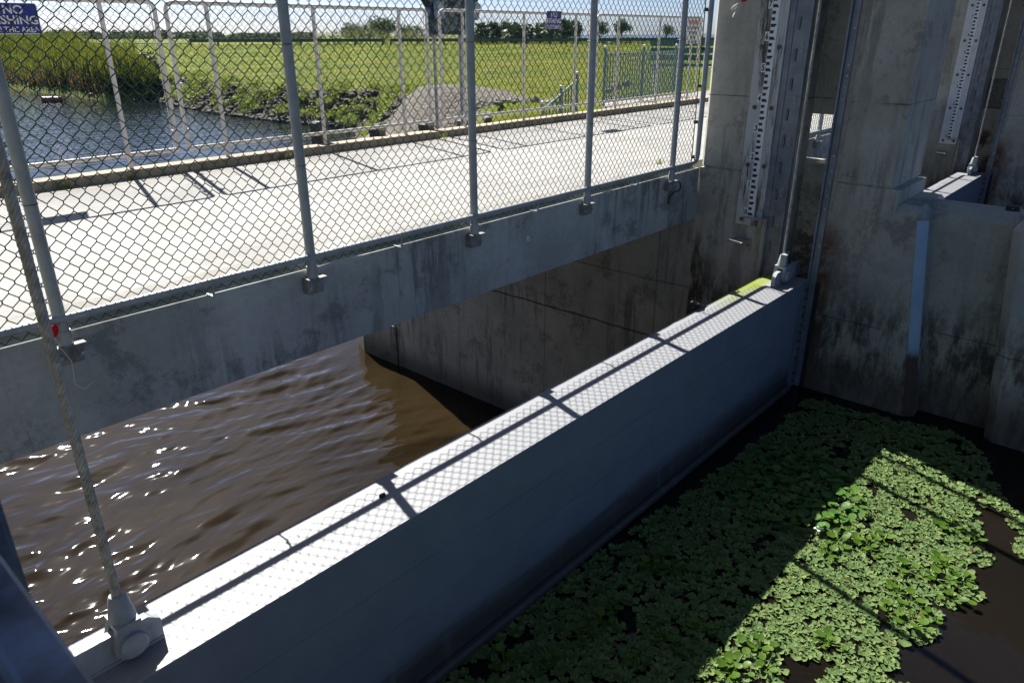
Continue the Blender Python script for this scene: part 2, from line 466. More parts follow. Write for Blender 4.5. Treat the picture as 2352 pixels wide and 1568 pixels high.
# ground with grass / rock / gravel zones taken from a vertex attribute
t_ = NT('ground_cover')
at = t_.n("ShaderNodeAttribute", attribute_name='zone')
sep = t_.n("ShaderNodeSeparateXYZ"); t_.l(at.outputs['Vector'], sep.inputs[0])
g1 = t_.noise(.9, t_.map((1, 1, 1)), detail=8, rough=.7)
g2 = t_.noise(.11, detail=4, rough=.6)
gc = t_.mix(t_.ramp(g1, .33, .67), (.052, .082, .002), (.112, .146, .004))
gc = t_.mix(t_.ramp(g2, .42, .62, 0, .6), gc, (.155, .145, .010))
rk = t_.mix(t_.ramp(t_.noise(1.7, detail=8, rough=.75), .35, .65), (.035, .028, .02), (.13, .10, .07))
gv = t_.mix(t_.ramp(t_.noise(5, detail=6, rough=.8), .3, .7), (.13, .11, .09), (.24, .21, .17))
cc = t_.mix(sep.outputs[0], gc, rk)
cc = t_.mix(sep.outputs[1], cc, gv)
M['ground'] = t_.done(cc, .95, 0, t_.bump(g1, .6, .25), .1)

# ------------------------------------------------------------------ terrain
ZDECK, ZUP, ZPOOL = -1.44, -5.7, -3.76
def bankx(y):
    return interp(y, [-60, 10, 20, 29, 36, 41, 50, 60, 73, 80, 109, 200, 400], [17.9, 17.9, 18.6, 22.0, 27.2, 31, 30.2, 30.4, 32.3, 29.5, 29, 30, 30])
def zfield(x, y):
    s = x * .7468 + y * .6651
    z = interp(s, [0, 20, 26, 36, 44, 54, 63, 75, 118, 150, 400, 9000], [-1.6, -1.7, -2.2, -2.95, -3.2, -3.5, -3.75, -3.75, -1.32, -1.75, -2.3, -2.6])
    road = 1 - sst(10.3, 15, y)
    return lerp(z, -1.5, road if s < 60 else 0)
def terrain(x, y):
    d = x - bankx(y)
    sl = lerp(.95, .75, sst(18, 36, y))
    zb = ZUP + d * sl
    if y < 10.4: zb = 0 if d > -.2 else -9
    z = min(zfield(x, y), zb)
    n = noise.noise(Vector((x * .45, y * .45, 0))) * .10 + noise.noise(Vector((x * 1.7, y * 1.7, 3))) * .05
    s = x * .7468 + y * .6651
    if s > 190 and x > y * 1.18: z = min(z, -3.6 - 0)           # lake bed to the right
    return max(z, -8.0) + (n if y > 10.4 else 0)
def spaced(a, b, st, far):
    out = []; x = a
    while x < b: out.append(x); x += st
    out.append(b)
    stp = st; lo = a; pre = []
    while lo > -far: stp *= 1.5; lo -= stp; pre.append(lo)
    stp = st; hi = b; post = []
    while hi < far: stp *= 1.5; hi += stp; post.append(hi)
    return pre[::-1] + out + post
xs = spaced(16, 110, .8, 7000); ys = spaced(8, 150, .9, 7000)
gv_, gf_, zone = [], [], []
for y in ys:
    for x in xs:
        z = terrain(x, y)
        gv_.append((x, y, z))
        d = x - bankx(y)
        top = zfield(x, y) - z
        rk = 0
        if y > 22: rk = sst(.0, .25, top + noise.noise(Vector((x * .6, y * .6, 9))) * .3)
        if y > 74: rk *= .3
        c = Vector((24.0 - x, 26 - y)); gr = 1 - sst(3.0, 6.5, c.length + noise.noise(Vector((x * .5, y * .5, 5))) * 1.5)
        if y < 10.6: gr = max(gr, .75)
        zone.append((rk, gr, 0))
nx = len(xs)
for j in range(len(ys) - 1):
    for i in range(nx - 1):
        a = j * nx + i; gf_.append((a, a + 1, a + nx + 1, a + nx))
g = raw_mesh('ground', gv_, gf_, M['ground'], smooth=True)
attr = g.data.attributes.new('zone', 'FLOAT_VECTOR', 'POINT')
attr.data.foreach_set('vector', [c for v in zone for c in v])
tag(g, kind='structure')

def sheet(name, x0, x1, y0, y1, z, mat):
    o = raw_mesh(name, [(x0, y0, z), (x1, y0, z), (x1, y1, z), (x0, y1, z)], [(0, 1, 2, 3)], mat)
    return tag(o, kind='structure')
import numpy as np
rw = random.Random(5)
nxw, nyw = 330, 380
gx, gy = np.meshgrid(np.linspace(-1.2, 8.4, nxw + 1), np.linspace(2.9, 13.6, nyw + 1))
def slow(a, b, sd):
    return (np.sin(a * .9 + b * .5 + sd) + np.sin(a * -.6 + b * 1.1 + sd * 1.7) + np.sin(a * 1.7 + b * .3 + sd * 2.3) * .6) / 2.2
wx = .30 * slow(gx * .7, gy * .7, 1.3); wy = .22 * slow(gx * .9, gy * .8, 4.1)
hh = np.zeros_like(gx)
for i in range(40):
    lam = rw.choice((.13, .16, .2, .26, .31, .37, .44, .52, .62, .8, 1.1)) * rw.uniform(.9, 1.1)
    an = rad(90 + rw.gauss(-8, 17 if lam > .25 else 32))   # waves run up the canal from the lake side
    p = np.sin(2 * math.pi / lam * (math.cos(an) * (gx + wx) + math.sin(an) * (gy + wy)) + rw.uniform(0, 6.28))
    env = np.clip(.55 + .8 * slow(gx * 1.1, gy * 1.3, rw.uniform(0, 99)), .05, 2)
    hh += (.0030 if lam > .24 else .0021) * (lam / .4) ** 1.15 * env * (p + .28 * p * p)
cm = np.clip((7.9 - gx - .1) / 1.4, 0, 1); cm = cm * cm * (3 - 2 * cm)
hh *= .16 + .84 * cm
V = [(float(a), float(b), ZUP + float(c)) for a, b, c in zip(gx.ravel(), gy.ravel(), hh.ravel())]; F = []
for j in range(nyw):
    for i in range(nxw): a = j * (nxw + 1) + i; F.append((a, a + 1, a + nxw + 2, a + nxw + 1))
o = raw_mesh('river', V, F, M['rivernear'], smooth=True); tag(o, kind='structure')
sheet('river', -300, 60, 2.90, 420, ZUP - .06, M['river'])
sheet('pool', -60, 60, -120, 2.90, ZPOOL, M['pool'])
lk = [at_s(1290, 80, 1), at_s(2500, 80, 1)]
o = raw_mesh('lake', [(at_s(1100, 90, 235).x, at_s(1100, 90, 235).y, -2.45), (at_s(3000, 90, 235).x, at_s(3000, 90, 235).y, -2.45),
                      (at_s(3000, 90, 9000).x, at_s(3000, 90, 9000).y, -2.45), (at_s(1100, 90, 9000).x, at_s(1100, 90, 9000).y, -2.45)], [(0, 1, 2, 3)], M['lake'])
tag(o, kind='structure')

# ------------------------------------------------------------------ bridge
XP, PT, PITCH = 7.926, .95, 8.866
XL = XP + PT                                        # far face of the pier
br = thing('bridge', 'concrete bridge with pale sunlit deck and thick edge beam behind the near fence', 'bridge', (4, 6.4, ZDECK))
MB().box(-10, 28, 4.421, 8.46, -1.80, ZDECK).build('deck', M['deck'], br)
def beam(x0, x1):
    m = MB()
    n = 60; prof = []
    rings = []
    for i in range(n + 1):
        x = lerp(x0, x1, i / n)
        ch = max(0, noise.noise(Vector((x * 1.9, 0, 1))) - .33) * .09 + .004 * noise.noise(Vector((x * 7, 4, 1)))
        rings.append([(x, 4.12, -2.03), (x, 4.12, -1.445 - abs(ch)), (x, 4.126 + abs(ch) * .8, -1.432), (x, 4.42, -1.432), (x, 4.42, -2.03)])
    m.loft(rings)
    return m.build('edge_beam', M['beam'], br)
for a_, b_ in ((-10, XP - .02), (XL + .02, XP + PITCH - .02)):
    MB().bbox(a_, b_, 4.20, 4.36, -1.46, -1.36, .006).build('low_curb', M['curb'] if False else M['deck'], br)
beam(.03, XP - .012); beam(XL + .012, XP + PITCH - .012)
for a, b in ((-10, 7.86), (7.99, 28)):
    m = MB()
    n = int((b - a) / .25); rings = []
    for i in range(n + 1):
        x = lerp(a, b, i / n); e = noise.noise(Vector((x * 2.3, 2, 0))) * .012
        rings.append([(x, 8.461 + e, -1.46), (x, 8.462 + e, -1.375), (x, 8.475 + e, -1.352 + e * .4), (x, 8.72, -1.352 + e * .4), (x, 8.72, -1.8)])
    m.loft(rings).build('curb', M['curb'], br)
MB().box(-10, 28, 8.40, 8.715, -2.03, -1.801).build('edge_beam', M['beam'], br)

# ------------------------------------------------------------------ piers
def pier(x0, label, full=True):
    p = thing('pier', label, 'pier', (x0 + PT / 2, 3, -6.5), 'concrete piers of the water gate')
    X0, X1 = x0, x0 + PT
    sa, sb, sd = 2.685, 3.035, .335
    c = .035
    def outline(y0, y1, ins=0, web=True):
        return [(X0 + ins, y0 + ins), (X1 - ins, y0 + ins), (X1 - ins, sa), (X1 - sd, sa), (X1 - sd, sb), (X1 - ins, sb),
                (X1 - ins, y1 - c - ins), (X1 - c - ins, y1 - ins), (X0 + c + ins, y1 - ins), (X0 + ins, y1 - c - ins), (X0 + ins, sb), (X0 + sd, sb), (X0 + sd, sa), (X0 + ins, sa)]
    m = MB()
    YN, YF = 2.015, 4.112
    m.prism(outline(YN, YF), -.785, 3.2)
    m.prism([(X0, YN), (X1, YN), (X1, sa), (X0, sa)], -1.335, -.785)
    m.prism([(X0, sb), (X0 + sd, sb), (X0 + sd + .01, 3.30), (X1, 3.30), (X1, YF - c), (X1 - c, YF), (X0 + c, YF), (X0, YF - c)], -1.335, -.785)
    m.prism(outline(YN, YF), -1.398, -1.335)
    m.build('shaft', M['pier'], p)
    m = MB()
    m.prism(outline(YN, YF, .014), -1.422, -1.398)
    m.build('construction_joint', M['dark'] if False else M['pier'], p)
    m = MB().prism([(X0, 1.95), (X1, 1.95), (X1, sa), (X1 - sd, sa), (X1 - sd, sb), (X1, sb), (X1, YF + .008), (X0, YF + .008), (X0, sb), (X0 + sd, sb), (X0 + sd, sa), (X0, sa)], -6.6, -1.422)
    m.build('base', M['pier'], p)
    if x0 > 12:
        MB().box(X0 + sd + .06, X0 + sd + .16, sa, 3.30, -1.335, -.785).build('opening_panel', M['bracket'], p)
    # long wall carrying the bridge upstream, with a stepped nose
    m = MB()
    rnd = lambda y: [(X0, YF + .009), (X1, YF + .009), (X1, y - .35), (X1 - .10, y - .10), (X1 - .35, y), (X0 + .35, y), (X0 + .10, y - .10), (X0, y - .35)]
    m.prism(rnd(10.35), -6.6, -2.045)
    m.build('upstream_wall', M['wallup'], p, smooth=30)
    m = MB()
    m.prism([(X0 - .02, 9.9), (X1 + .02, 9.9), (X1 + .02, 10.9), (X1 - .2, 11.38), (X0 + .2, 11.38), (X0 - .02, 10.9)], -6.6, -4.93)
    m.build('nose', M['wallup'], p)
    # downstream wall: thick end with chamfers, thin panel, next thick length
    bt = .125                                           # batter of the end face per metre
    def thick(y0t, y1, z1, mirror_end=True, ybat=True):
        ch = .085; zc = z1 - .10
        def ring(z, ins):
            dy = (z1 - z) * bt if ybat else 0
            return [(a, b, z) for a, b in [(X0 + ins, y1), (X0 + ins, y0t + ch - dy + ins), (X0 + ch + ins * .4, y0t - dy + ins), (X1 - ch - ins * .4, y0t - dy + ins), (X1 - ins, y0t + ch - dy + ins), (X1 - ins, y1)]]
        return MB().loft([ring(-6.6, 0), ring(zc, 0), ring(z1, .07)])
    thick(1.675, 1.949, -1.56).build('end_block', M['pier'], p)
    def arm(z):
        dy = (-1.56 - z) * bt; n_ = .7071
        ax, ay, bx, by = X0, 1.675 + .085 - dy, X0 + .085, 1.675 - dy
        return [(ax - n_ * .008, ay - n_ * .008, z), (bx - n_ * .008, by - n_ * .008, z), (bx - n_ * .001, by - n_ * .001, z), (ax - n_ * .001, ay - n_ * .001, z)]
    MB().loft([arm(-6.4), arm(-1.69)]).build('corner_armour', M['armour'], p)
    XR = X0 + .27
    m = MB()
    prof = lambda y: [(XR, y, -6.6), (XR, y, -1.66), (XR + .1, y, -1.56), (X1 - .37, y, -1.56), (X1 - .27, y, -1.66), (X1 - .27, y, -6.6)]
    m.loft([prof(.3), prof(1.73)]).build('thin_wall', M['pier'], p)
    def ring2(z, ins):
        dy = (-1.56 - z) * .10
        y1 = .965 - dy - ins; ch = .085
        return [(a, b, z) for a, b in [(X0 + ins, -4), (X0 + ins, y1 - ch), (X0 + ch + ins * .4, y1), (X1 - ch - ins * .4, y1), (X1 - ins, y1 - ch), (X1 - ins, -4)]]
    MB().loft([ring2(-6.6, 0), ring2(-1.66, 0), ring2(-1.56, .07)]).build('end_block', M['pier'], p)
    # gate guides bolted beside the slots, on both faces
    for fx, dx in ((X0, -1), (X1, 1)):
        def b(m, y0, y1, z0, z1, pr, base=0.):
            for za, zb2 in ([(z0, z1)] if dx < 0 or y0 < 3.0 else [(z0, min(z1, -1.345)), (max(z0, -.775), z1)]):
                if zb2 > za: m.box(min(fx + dx * base, fx + dx * pr), max(fx + dx * base, fx + dx * pr), y0, y1, za, zb2)
        zt, zb_ = 3.1, -6.4
        m = MB()
        b(m, 3.225, 3.285, -2.02, zt, .012); m.build('gate_guide', M['steel'], p); m = MB(); b(m, 3.155, 3.222, zb_, zt, .006); m.build('gate_guide', M['steel'], p); m = MB()
        b(m, 3.036, 3.055, zb_, zt, .050); m.build('guide_edge', M['steel'], p); m = MB(); b(m, 3.058, 3.15, zb_, zt, .018)
        gd = m.build('gate_guide', M['steel'], p)
        m = MB()
        for z in ((-.10, -.16, -.60, -.66, -1.02, -1.08, -1.55, -1.62, -1.95) if dx < 0 else (-.1, -.6, -1.6, -2.0)):
            m.hexbolt((fx + dx * .020, 3.105, z), (dx, 0, 0), .013, .010)
        each(m, 'bolt', M['boltpale'], gd)
        m = MB()
        for z in (.10, -.20, -.48, -.78, -1.05, -1.33, -1.62, -1.92, -2.2):
            b(m, 3.160, 3.185, z - .06, z + .06, .022, .006)
        each(m, 'clip', M['clip'], gd)
        m = MB()
        b(m, 2.668, 2.684, zb_, zt, .050); m.build('guide_edge', M['steel'], p); m = MB(); b(m, 2.600, 2.665, zb_, zt, .016)
        gd = m.build('gate_guide', M['steel'], p)
        m = MB()
        for z in (.05, -.28, -.38, -.48, -.60, -1.15, -1.30, -1.42, -1.56, -1.70, -2.1):
            m.hexbolt((fx + dx * .016, 2.625, z), (dx, 0, 0), .014, .011)
        each(m, 'bolt', M['boltpale'], gd)
        m = MB(); b(m, 2.55, 2.593, -1.72, zt, .004)
        m.build('filler_strip', M['beige'], p)
        m = MB(); b(m, 2.555, 2.597, zb_, -2.50, .010)
        m.build('seal_plate', M['dark'], p)
    return p
pier(-PT + .01, 'left concrete pier under the camera position with its lower wall', False)
pier(XP, 'near concrete pier with the weathered wooden gauge board and a square opening')
pier(XP + PITCH, 'farther concrete pier at the right edge behind the second gate')

# unseen slab added over the piers to block sky light; lift cables reach it
hp = thing('added_shade_platform', 'unseen overhead concrete slab added on the pier tops to block sky light', 'platform', (8, 1, 3.2))
MB().box(-12, 30, 2.0, 5.0, 3.201, 3.55).build('slab', M['beam'], hp)
for yy in (1.95, 3.85): MB().box(-12, 30, yy, yy + .25, 2.75, 3.2).build('girder', M['beam'], hp) if False else None
for k in range(3):
    MB().bbox(.3 + PITCH * k - PITCH, 1.2 + PITCH * k - PITCH, 2.5, 3.3, 3.551, 4.2, .05).build('hoist_housing', M['steel'], hp)

# abutment under the land end
MB().box(17.75, 18.3, 4.3, 10.4, -7.5, -1.81).build('abutment', M['wallup'], tag(thing('abutment_wall', 'dark concrete abutment wall closing the canal under the land end', 'wall', (18, 7, -7.5)),))

# ------------------------------------------------------------------ sluice gates
def gate(label, mat):
    gt = thing('sluice_gate', label, 'gate', (4, 2.9, -6.4), 'steel lift gates between the piers')
    z1 = -2.48
    m = MB(); m.bbox(.03, 7.905, 2.684, 3.128, -6.4, z1, .006)
    m.build('gate_leaf', mat, gt)
    MB().box(.03, 7.70, 2.672, 2.682, z1 - .035, z1 + .006).build('top_lip', mat, gt)
    m = MB().box(7.725, 7.895, 2.668, 2.683, -6.4, z1 - .002)
    fl = m.build('seal_flange', M['steel'], gt)
    m = MB()
    for i in range(13):
        m.hexbolt((7.83, 2.667, z1 - .10 - i * .10), (0, -1, 0), .014, .028)
    each(m, 'bolt', M['bolt'], fl)
    MB().box(.04, .20, 2.668, 2.683, -6.4, z1 - .002).build('seal_flange', M['steel'], gt)
    MB().box(7.8955, 7.9235, 2.674, 2.70, -6.4, z1 - .02).build('rubber_seal', M['dark'], gt)
    each(MB().box(.05, 7.70, 2.6815, 2.6838, -3.166, -3.156).box(.05, 7.70, 2.6815, 2.6838, -2.83, -2.824), 'weld_seam', mat, gt)
    MB().tube([(.05, 2.66, -3.725), (7.7, 2.66, -3.725)], .04, 12).build('bottom_rib', mat, gt, smooth=30)
    for xa, xb, chl, pins in ((.16, .85, False, (.716, .45)), (7.38, 8.06, True, (7.54, 7.80))):
        pts = [(xa, z1 - .001), (xb, z1 - .001), (xb, z1 + .105), (xb - .05, z1 + .145), (xa + .05, z1 + .145), (xa, z1 + .105)]
        m = MB(); m.loft([[(x, 2.845, z) for x, z in pts], [(x, 2.885, z) for x, z in pts]])
        lg = m.build('lifting_lug', M['lug'], gt)
        MB().box(xa + .01, xb - .005, 2.838, 2.8445, z1 - .0005, z1 + .012).build('weld', M['lug'], lg)
        if chl: MB().tube([(7.80, 2.845, z1 + .09), (7.80, 2.825, z1 + .09)], .05, 20).build('boss', M['lug'], lg, smooth=40)
    return gt
g1 = gate('long grey steel gate across the foreground with fence shadows on its top', M['gate'])
dup(g1, (PITCH, 0, 0), 'second grey steel gate beyond the near pier with a sunlit top')

# ------------------------------------------------------------------ hoist cables
def cable(x, label, zt=3.2, strands=6, k_=1.0):
    y = 2.865; z0 = -2.18
    c = thing('hoist_cable', label, 'cable', (x, y, -2.39), 'hoist cables lifting the gates')
    m = MB()
    R_, rs, pitch = .0122 * k_, .0080 * k_, .15
    N = int((zt - z0) / .0135)
    m.tube([(x, y, z0), (x, y, zt)], .0085 * k_, 8)
    for k in range(strands):
        pts = []
        for i in range(N + 1):
            z = lerp(z0 - .01, zt, i / N); a = 2 * math.pi * (k / strands + z / pitch)
            pts.append((x + R_ * math.cos(a), y + R_ * math.sin(a), z))
        m.tube(pts, rs, 6)
    m.build('wire_rope', M['rope'], c, smooth=True)
    # open spelter socket straddling the lug
    m = MB()
    m.tube([(x, y, -2.165), (x, y, -2.175), (x, y, -2.24), (x, y, -2.285)], [.030, .036, .048, .056], 20)
    m.box(x - .05, x + .05, 2.80, 2.93, -2.315, -2.284)
    so = m.build('socket', M['lug'], c, smooth=40)
    for ya, yb in ((2.802, 2.838), (2.892, 2.928)):
        m = MB()
        ring = []
        for i in range(25):
            a = math.pi + math.pi * i / 24
            ring.append((x + .074 * math.cos(a), -2.39 + .074 * math.sin(a)))
        ring = [(x - .05, -2.31)] + ring + [(x + .05, -2.31)]
        m.loft([[(px, ya, pz) for px, pz in ring], [(px, yb, pz) for px, pz in ring]])
        m.build('fork_ear', M['lug'], so)
    m = MB()
    m.tube([(x, 2.80, -2.39), (x, 2.782, -2.39), (x, 2.776, -2.39)], [.056, .056, .050], 24)
    m.tube([(x, 2.775, -2.39), (x, 2.94, -2.39)], .04, 16)
    m.build('clevis_pin', M['lug'], c, smooth=40)
    return c
ca = cable(.712, 'thick twisted steel cable at lower left pinned to the gate')
cb = cable(7.575, 'thin looking steel cable beside the slot in the near pier', k_=.74)
m = MB().box(7.485, 7.53, 2.80, 2.86, -2.26, -2.145); m.box(7.53, 7.655, 2.83, 2.86, -2.155, -2.145)
m.build('keeper_plate', M['lug'], cb)
dup(cb, (PITCH, 0, 0), 'pale steel cable hanging to the second gate at right')

# ------------------------------------------------------------------ chain link
def chain_link(x0, x1, z0, z1, y, r=.0029, w=.074, h=.043, n=4, off=.0016):
    m = MB()
    cnt = int((x1 - x0) / (w / 2)) - 1
    e = .0055                                           # half-height of a knuckle
    for k in range(0, cnt, 2):
        for side in (0, 1):
            pass
    for k in range(int((x1 - x0) / w)):
        xa = x0 + k * w - .0015; xb = x0 + (k + 1) * w + .0015 - w / 2 * 0
        # one wire zigzags between xa and xa+w/2+overlap ; the next starts there
    V = []; F = []
    half = w / 2
    ncol = int((x1 - x0) / half)
    nrow = int((z1 - z0) / h)
    for k in range(ncol):
        xl = x0 + k * half - .0012; xr = xl + half + .0024
        pts = []
        jx = random.uniform(-.0008, .0008)
        for j in range(nrow + 1):
            zc = z0 + j * h
            right = (j + k) % 2
            X = (xr if right else xl) + jx
            yy = y + (off if right else -off)
            if j == 0: pts.append((X, yy, zc + .002)); continue
            if j == nrow: pts.append((X, yy, zc)); continue
            pts.append((X, yy - off * .9, zc - e)); pts.append((X, yy + off * .9, zc + e))
        m.tube(pts, r, n, cap=False)
    return m

# near fence
def near_fence(label):
    f = thing('chain_link_fence', label, 'fence', (4, 4.1, -1.45), 'chain link fences along the near bridge edge')
    chain_link(.09, 7.70, -1.412, .97, 4.098).build('mesh', M['wire'], f, smooth=True)
    for x in (1.085, 2.595, 4.125, 5.65, 7.205):
        p = MB(); p.tube([(x, 4.075, -1.485), (x, 4.075, 1.0)], .0315, 20); p = p.build('post', M['post'], f, smooth=40)
        m = MB(); m.tube([(x, 4.075, -1.40), (x, 4.075, -1.485)], .036, 20)
        m.build('sleeve', M['post'], p, smooth=40)
        m = MB()
        for z in (-.75, -.05):
            m.tube([(x + .034 * math.cos(a * .5236), 4.075 + .034 * math.sin(a * .5236) + (.02 if 1 <= a <= 5 else 0), z + .004 * a / 12) for a in range(13)], .0022, 5)
        m.tube([(x - .036, 4.07, -.05), (x - .055, 4.06, -.045), (x - .07, 4.075, -.035)], .002, 5)
        each(m, 'tie_wire', M['bolt'], p)
        m = MB(); m.bbox(x - .06, x + .065, 4.055, 4.119, -1.585, -1.489, .006)
        m.box(x - .055, x + .085, 4.035, 4.119, -1.488, -1.479)
        bk = m.build('bracket', M['bracket'], f)
        m = MB()
        for dx in (-.045, .06): m.hexbolt((x + dx, 4.0545, -1.54), (0, -1, 0), .011, .012)
        each(m, 'bolt', M['boltpale'], bk)
    m = MB(); m.tube([(.08, 4.056, -1.335), (7.62, 4.056, -1.335), (7.675, 4.056, -1.327), (7.705, 4.056, -1.30), (7.715, 4.056, -1.24), (7.715, 4.056, .98)], [.0215, .0215, .024, .027, .029, .029], 16)
    m.build('bottom_rail', M['post'], f, smooth=50)
    m = MB(); m.tube([(.08, 4.056, .99), (7.715, 4.056, .99)], .0215, 12)
    m.build('top_rail', M['post'], f, smooth=50)
    m = MB()
    for x in (.7, 1.9, 3.35, 4.9, 6.5):
        m.box(x - .006, x + .006, 4.06, 4.20, -1.431, -1.425); m.box(x - .006, x + .006, 4.05, 4.059, -1.431, -1.35)
    each(m, 'clip', M['post'], f)
    m = MB(); m.tube([(7.67, 4.100, -1.33), (7.67, 4.100, .98)], .006, 6)
    each(m, 'tension_bar', M['bolt'], f)
    m = MB()
    for z in (-1.28, -.9, -.52, -.14, .24):
        m.box(7.66, 7.735, 4.088, 4.106, z - .018, z + .018)
    each(m, 'tension_band', M['bolt'], f)
    return f
nf = near_fence('near green chain link fence with grey posts above the concrete beam')
dup(nf, (PITCH, 0, 0), 'chain link fence of the next bay glimpsed through the pier opening')

# far fence panels
def far_panel(xa, xb, posts, label, first=None):
    f = thing('fence_panel', label, 'fence panel', ((xa + xb) / 2, 8.6, -1.35), 'tube framed mesh panels along the far bridge edge')
    zt, zb_ = .335, -1.205
    r = .023
    m = MB()
    b = .07
    m.tube([(xa + r, 8.6, zb_), (xa + r, 8.6, zt - b), (xa + r + .02, 8.6, zt - .02), (xa + r + b, 8.6, zt), (xb - r - b, 8.6, zt), (xb - r - .02, 8.6, zt - .02), (xb - r, 8.6, zt - b), (xb - r, 8.6, zb_)], r, 12)
    m.tube([(xa + r, 8.6, zb_), (xb - r, 8.6, zb_)], r, 12)
    m.build('frame', M['frame'], f, smooth=50)
    for x in posts:
        MB().tube([(x, 8.6, -1.35), (x, 8.6, zt - .018)], .024, 12).build('post', M['frame'], f, smooth=50)
    chain_link(xa + .03, xb - .03, zb_ - .045, zt + .035, 8.632, r=.0023, n=3).build('mesh', M['wire'], f, smooth=True)
    m = MB()
    for x in (xa + .055, xb - .055): m.tube([(x, 8.63, zb_ + .02), (x, 8.63, zt - .02)], .005, 5)
    for x in (xa + .03, xb - .06):
        for z in (-1.0, -.5, 0.0): m.box(x - .005, x + .04, 8.57, 8.64, z - .012, z + .012)
    each(m, 'tension_bar', M['frame'], f)
    return f
far_panel(-.10, 3.925, (.65, 2.0, 3.345), 'leftmost far fence panel carrying the large blue sign')
far_panel(4.00, 7.845, (4.49, 5.9, 7.30), 'far fence panel between the narrow gap and the metal cabinet')
far_panel(8.05, 11.87, (8.55, 9.975, 11.40), 'far fence panel behind the second post with the small blue sign')
far_panel(12.03, 16.0, (12.75, 14.25, 15.6), 'rightmost far fence panel carrying the white warning sign')

# ------------------------------------------------------------------ lettering
DG = None
def text_geo(body, size, bold=0.0, spacing=1.0):
    cu = bpy.data.curves.new('lettering', 'FONT'); cu.body = body; cu.size = size; cu.offset = bold * size
    cu.align_x = 'CENTER'; cu.align_y = 'CENTER'; cu.extrude = .0008; cu.space_character = spacing; cu.resolution_u = 3
    ob = bpy.data.objects.new('lettering', cu); COL.objects.link(ob)
    dg = bpy.context.evaluated_depsgraph_get(); dg.update()
    me = ob.evaluated_get(dg).to_mesh()
    v = [p.co[:] for p in me.vertices]; f = [tuple(p.vertices) for p in me.polygons]
    ob.evaluated_get(dg).to_mesh_clear()
    bpy.data.objects.remove(ob); bpy.data.curves.remove(cu)
    return v, f
def text_on(m, body, size, cx, cz, fixed, plane, bold=0., fit=None, sy=1.0):
    v, f = text_geo(body, size, bold)
    x0 = min(p[0] for p in v); x1 = max(p[0] for p in v); y0 = min(p[1] for p in v); y1 = max(p[1] for p in v)
    sx = fit / (x1 - x0) if fit else 1
    vs = []
    for p in v:
        a = (p[0] - (x0 + x1) / 2) * sx; b = (p[1] - (y0 + y1) / 2) * sy
        if plane == '-Y': vs.append((cx + a, fixed - p[2], cz + b))
        else: vs.append((fixed - p[2], cx - a, cz + b))
    m.add(vs, f)

def rounded(x0, x1, z0, z1, r, y0, y1):
    pts = []
    for cx, cz, a0 in ((x1 - r, z1 - r, 0), (x0 + r, z1 - r, 90), (x0 + r, z0 + r, 180), (x1 - r, z0 + r, 270)):
        for i in range(6):
            a = rad(a0 + 90 * i / 5); pts.append((cx + r * math.cos(a), cz + r * math.sin(a)))
    return MB().loft([[(x, y0, z) for x, z in pts], [(x, y1, z) for x, z in pts]])

def fishing_sign(x0, x1, z0, z1, label):
    y = 8.570
    s = thing('sign', label, 'sign', ((x0 + x1) / 2, y, z0), 'blue no fishing signs')
    rounded(x0, x1, z0, z1, .022, y, y + .003).build('board', M['signwhite'], s)
    rounded(x0 + .006, x1 - .006, z0 + .006, z1 - .006, .018, y - .0022, y - .0002).build('blue_field', M['signblue'], s)
    m = MB(); w = x1 - x0; h = z1 - z0; c = (x0 + x1) / 2
    text_on(m, 'NO', .105, c - .0, z0 + h * .786, y - .0034, '-Y', .018, w * .40, 1.0)
    text_on(m, 'FISHING', .105, c, z0 + h * .455, y - .0034, '-Y', .018, w * .92, 1.0)
    text_on(m, 'IN THIS AREA', .068, c, z0 + h * .145, y - .0034, '-Y', .016, w * .90, 1.0)
    m.build('lettering', M['signwhite'], s)
fishing_sign(2.335, 2.755, .018, .290, 'large looking blue no fishing sign at the upper left corner')
fishing_sign(10.52, 10.935, .090, .372, 'small looking blue no fishing sign on the middle far panel')
y = 8.570
s = thing('sign', 'white warning sign with red heading beside the end post', 'sign', (15.6, y, -.19))
x0, x1, z0, z1 = 15.31, 15.87, -.188, .362
rounded(x0, x1, z0, z1, .01, y, y + .003).build('board', M['signwhite'], s)
m = MB()
for za in (z0 + .03, z1 - .035): m.box(x0 + .03, x1 - .03, y - .001, y - .0001, za - .006, za + .006)
for xa in (x0 + .012, x1 - .012): m.box(xa - .004, xa + .004, y - .001, y - .0001, z0 + .02, z1 - .02)
m.build('border', M['ink'], s)
m = MB(); text_on(m, 'WARNING', .14, 15.59, .24, y - .001, '-Y', .02, .46, 1.0); m.build('heading', M['signred'], s)
m = MB()
for tx, zz, ft in (('NO FISHING', .125, .44), ('BETWEEN', .028, .34), ('SIGNS', -.065, .25), ('T. C. AT.', -.148, .34)):
    text_on(m, tx, .085, 15.59, zz, y - .001, '-Y', .02, ft, 1.0)
m.build('lettering', M['ink'], s)

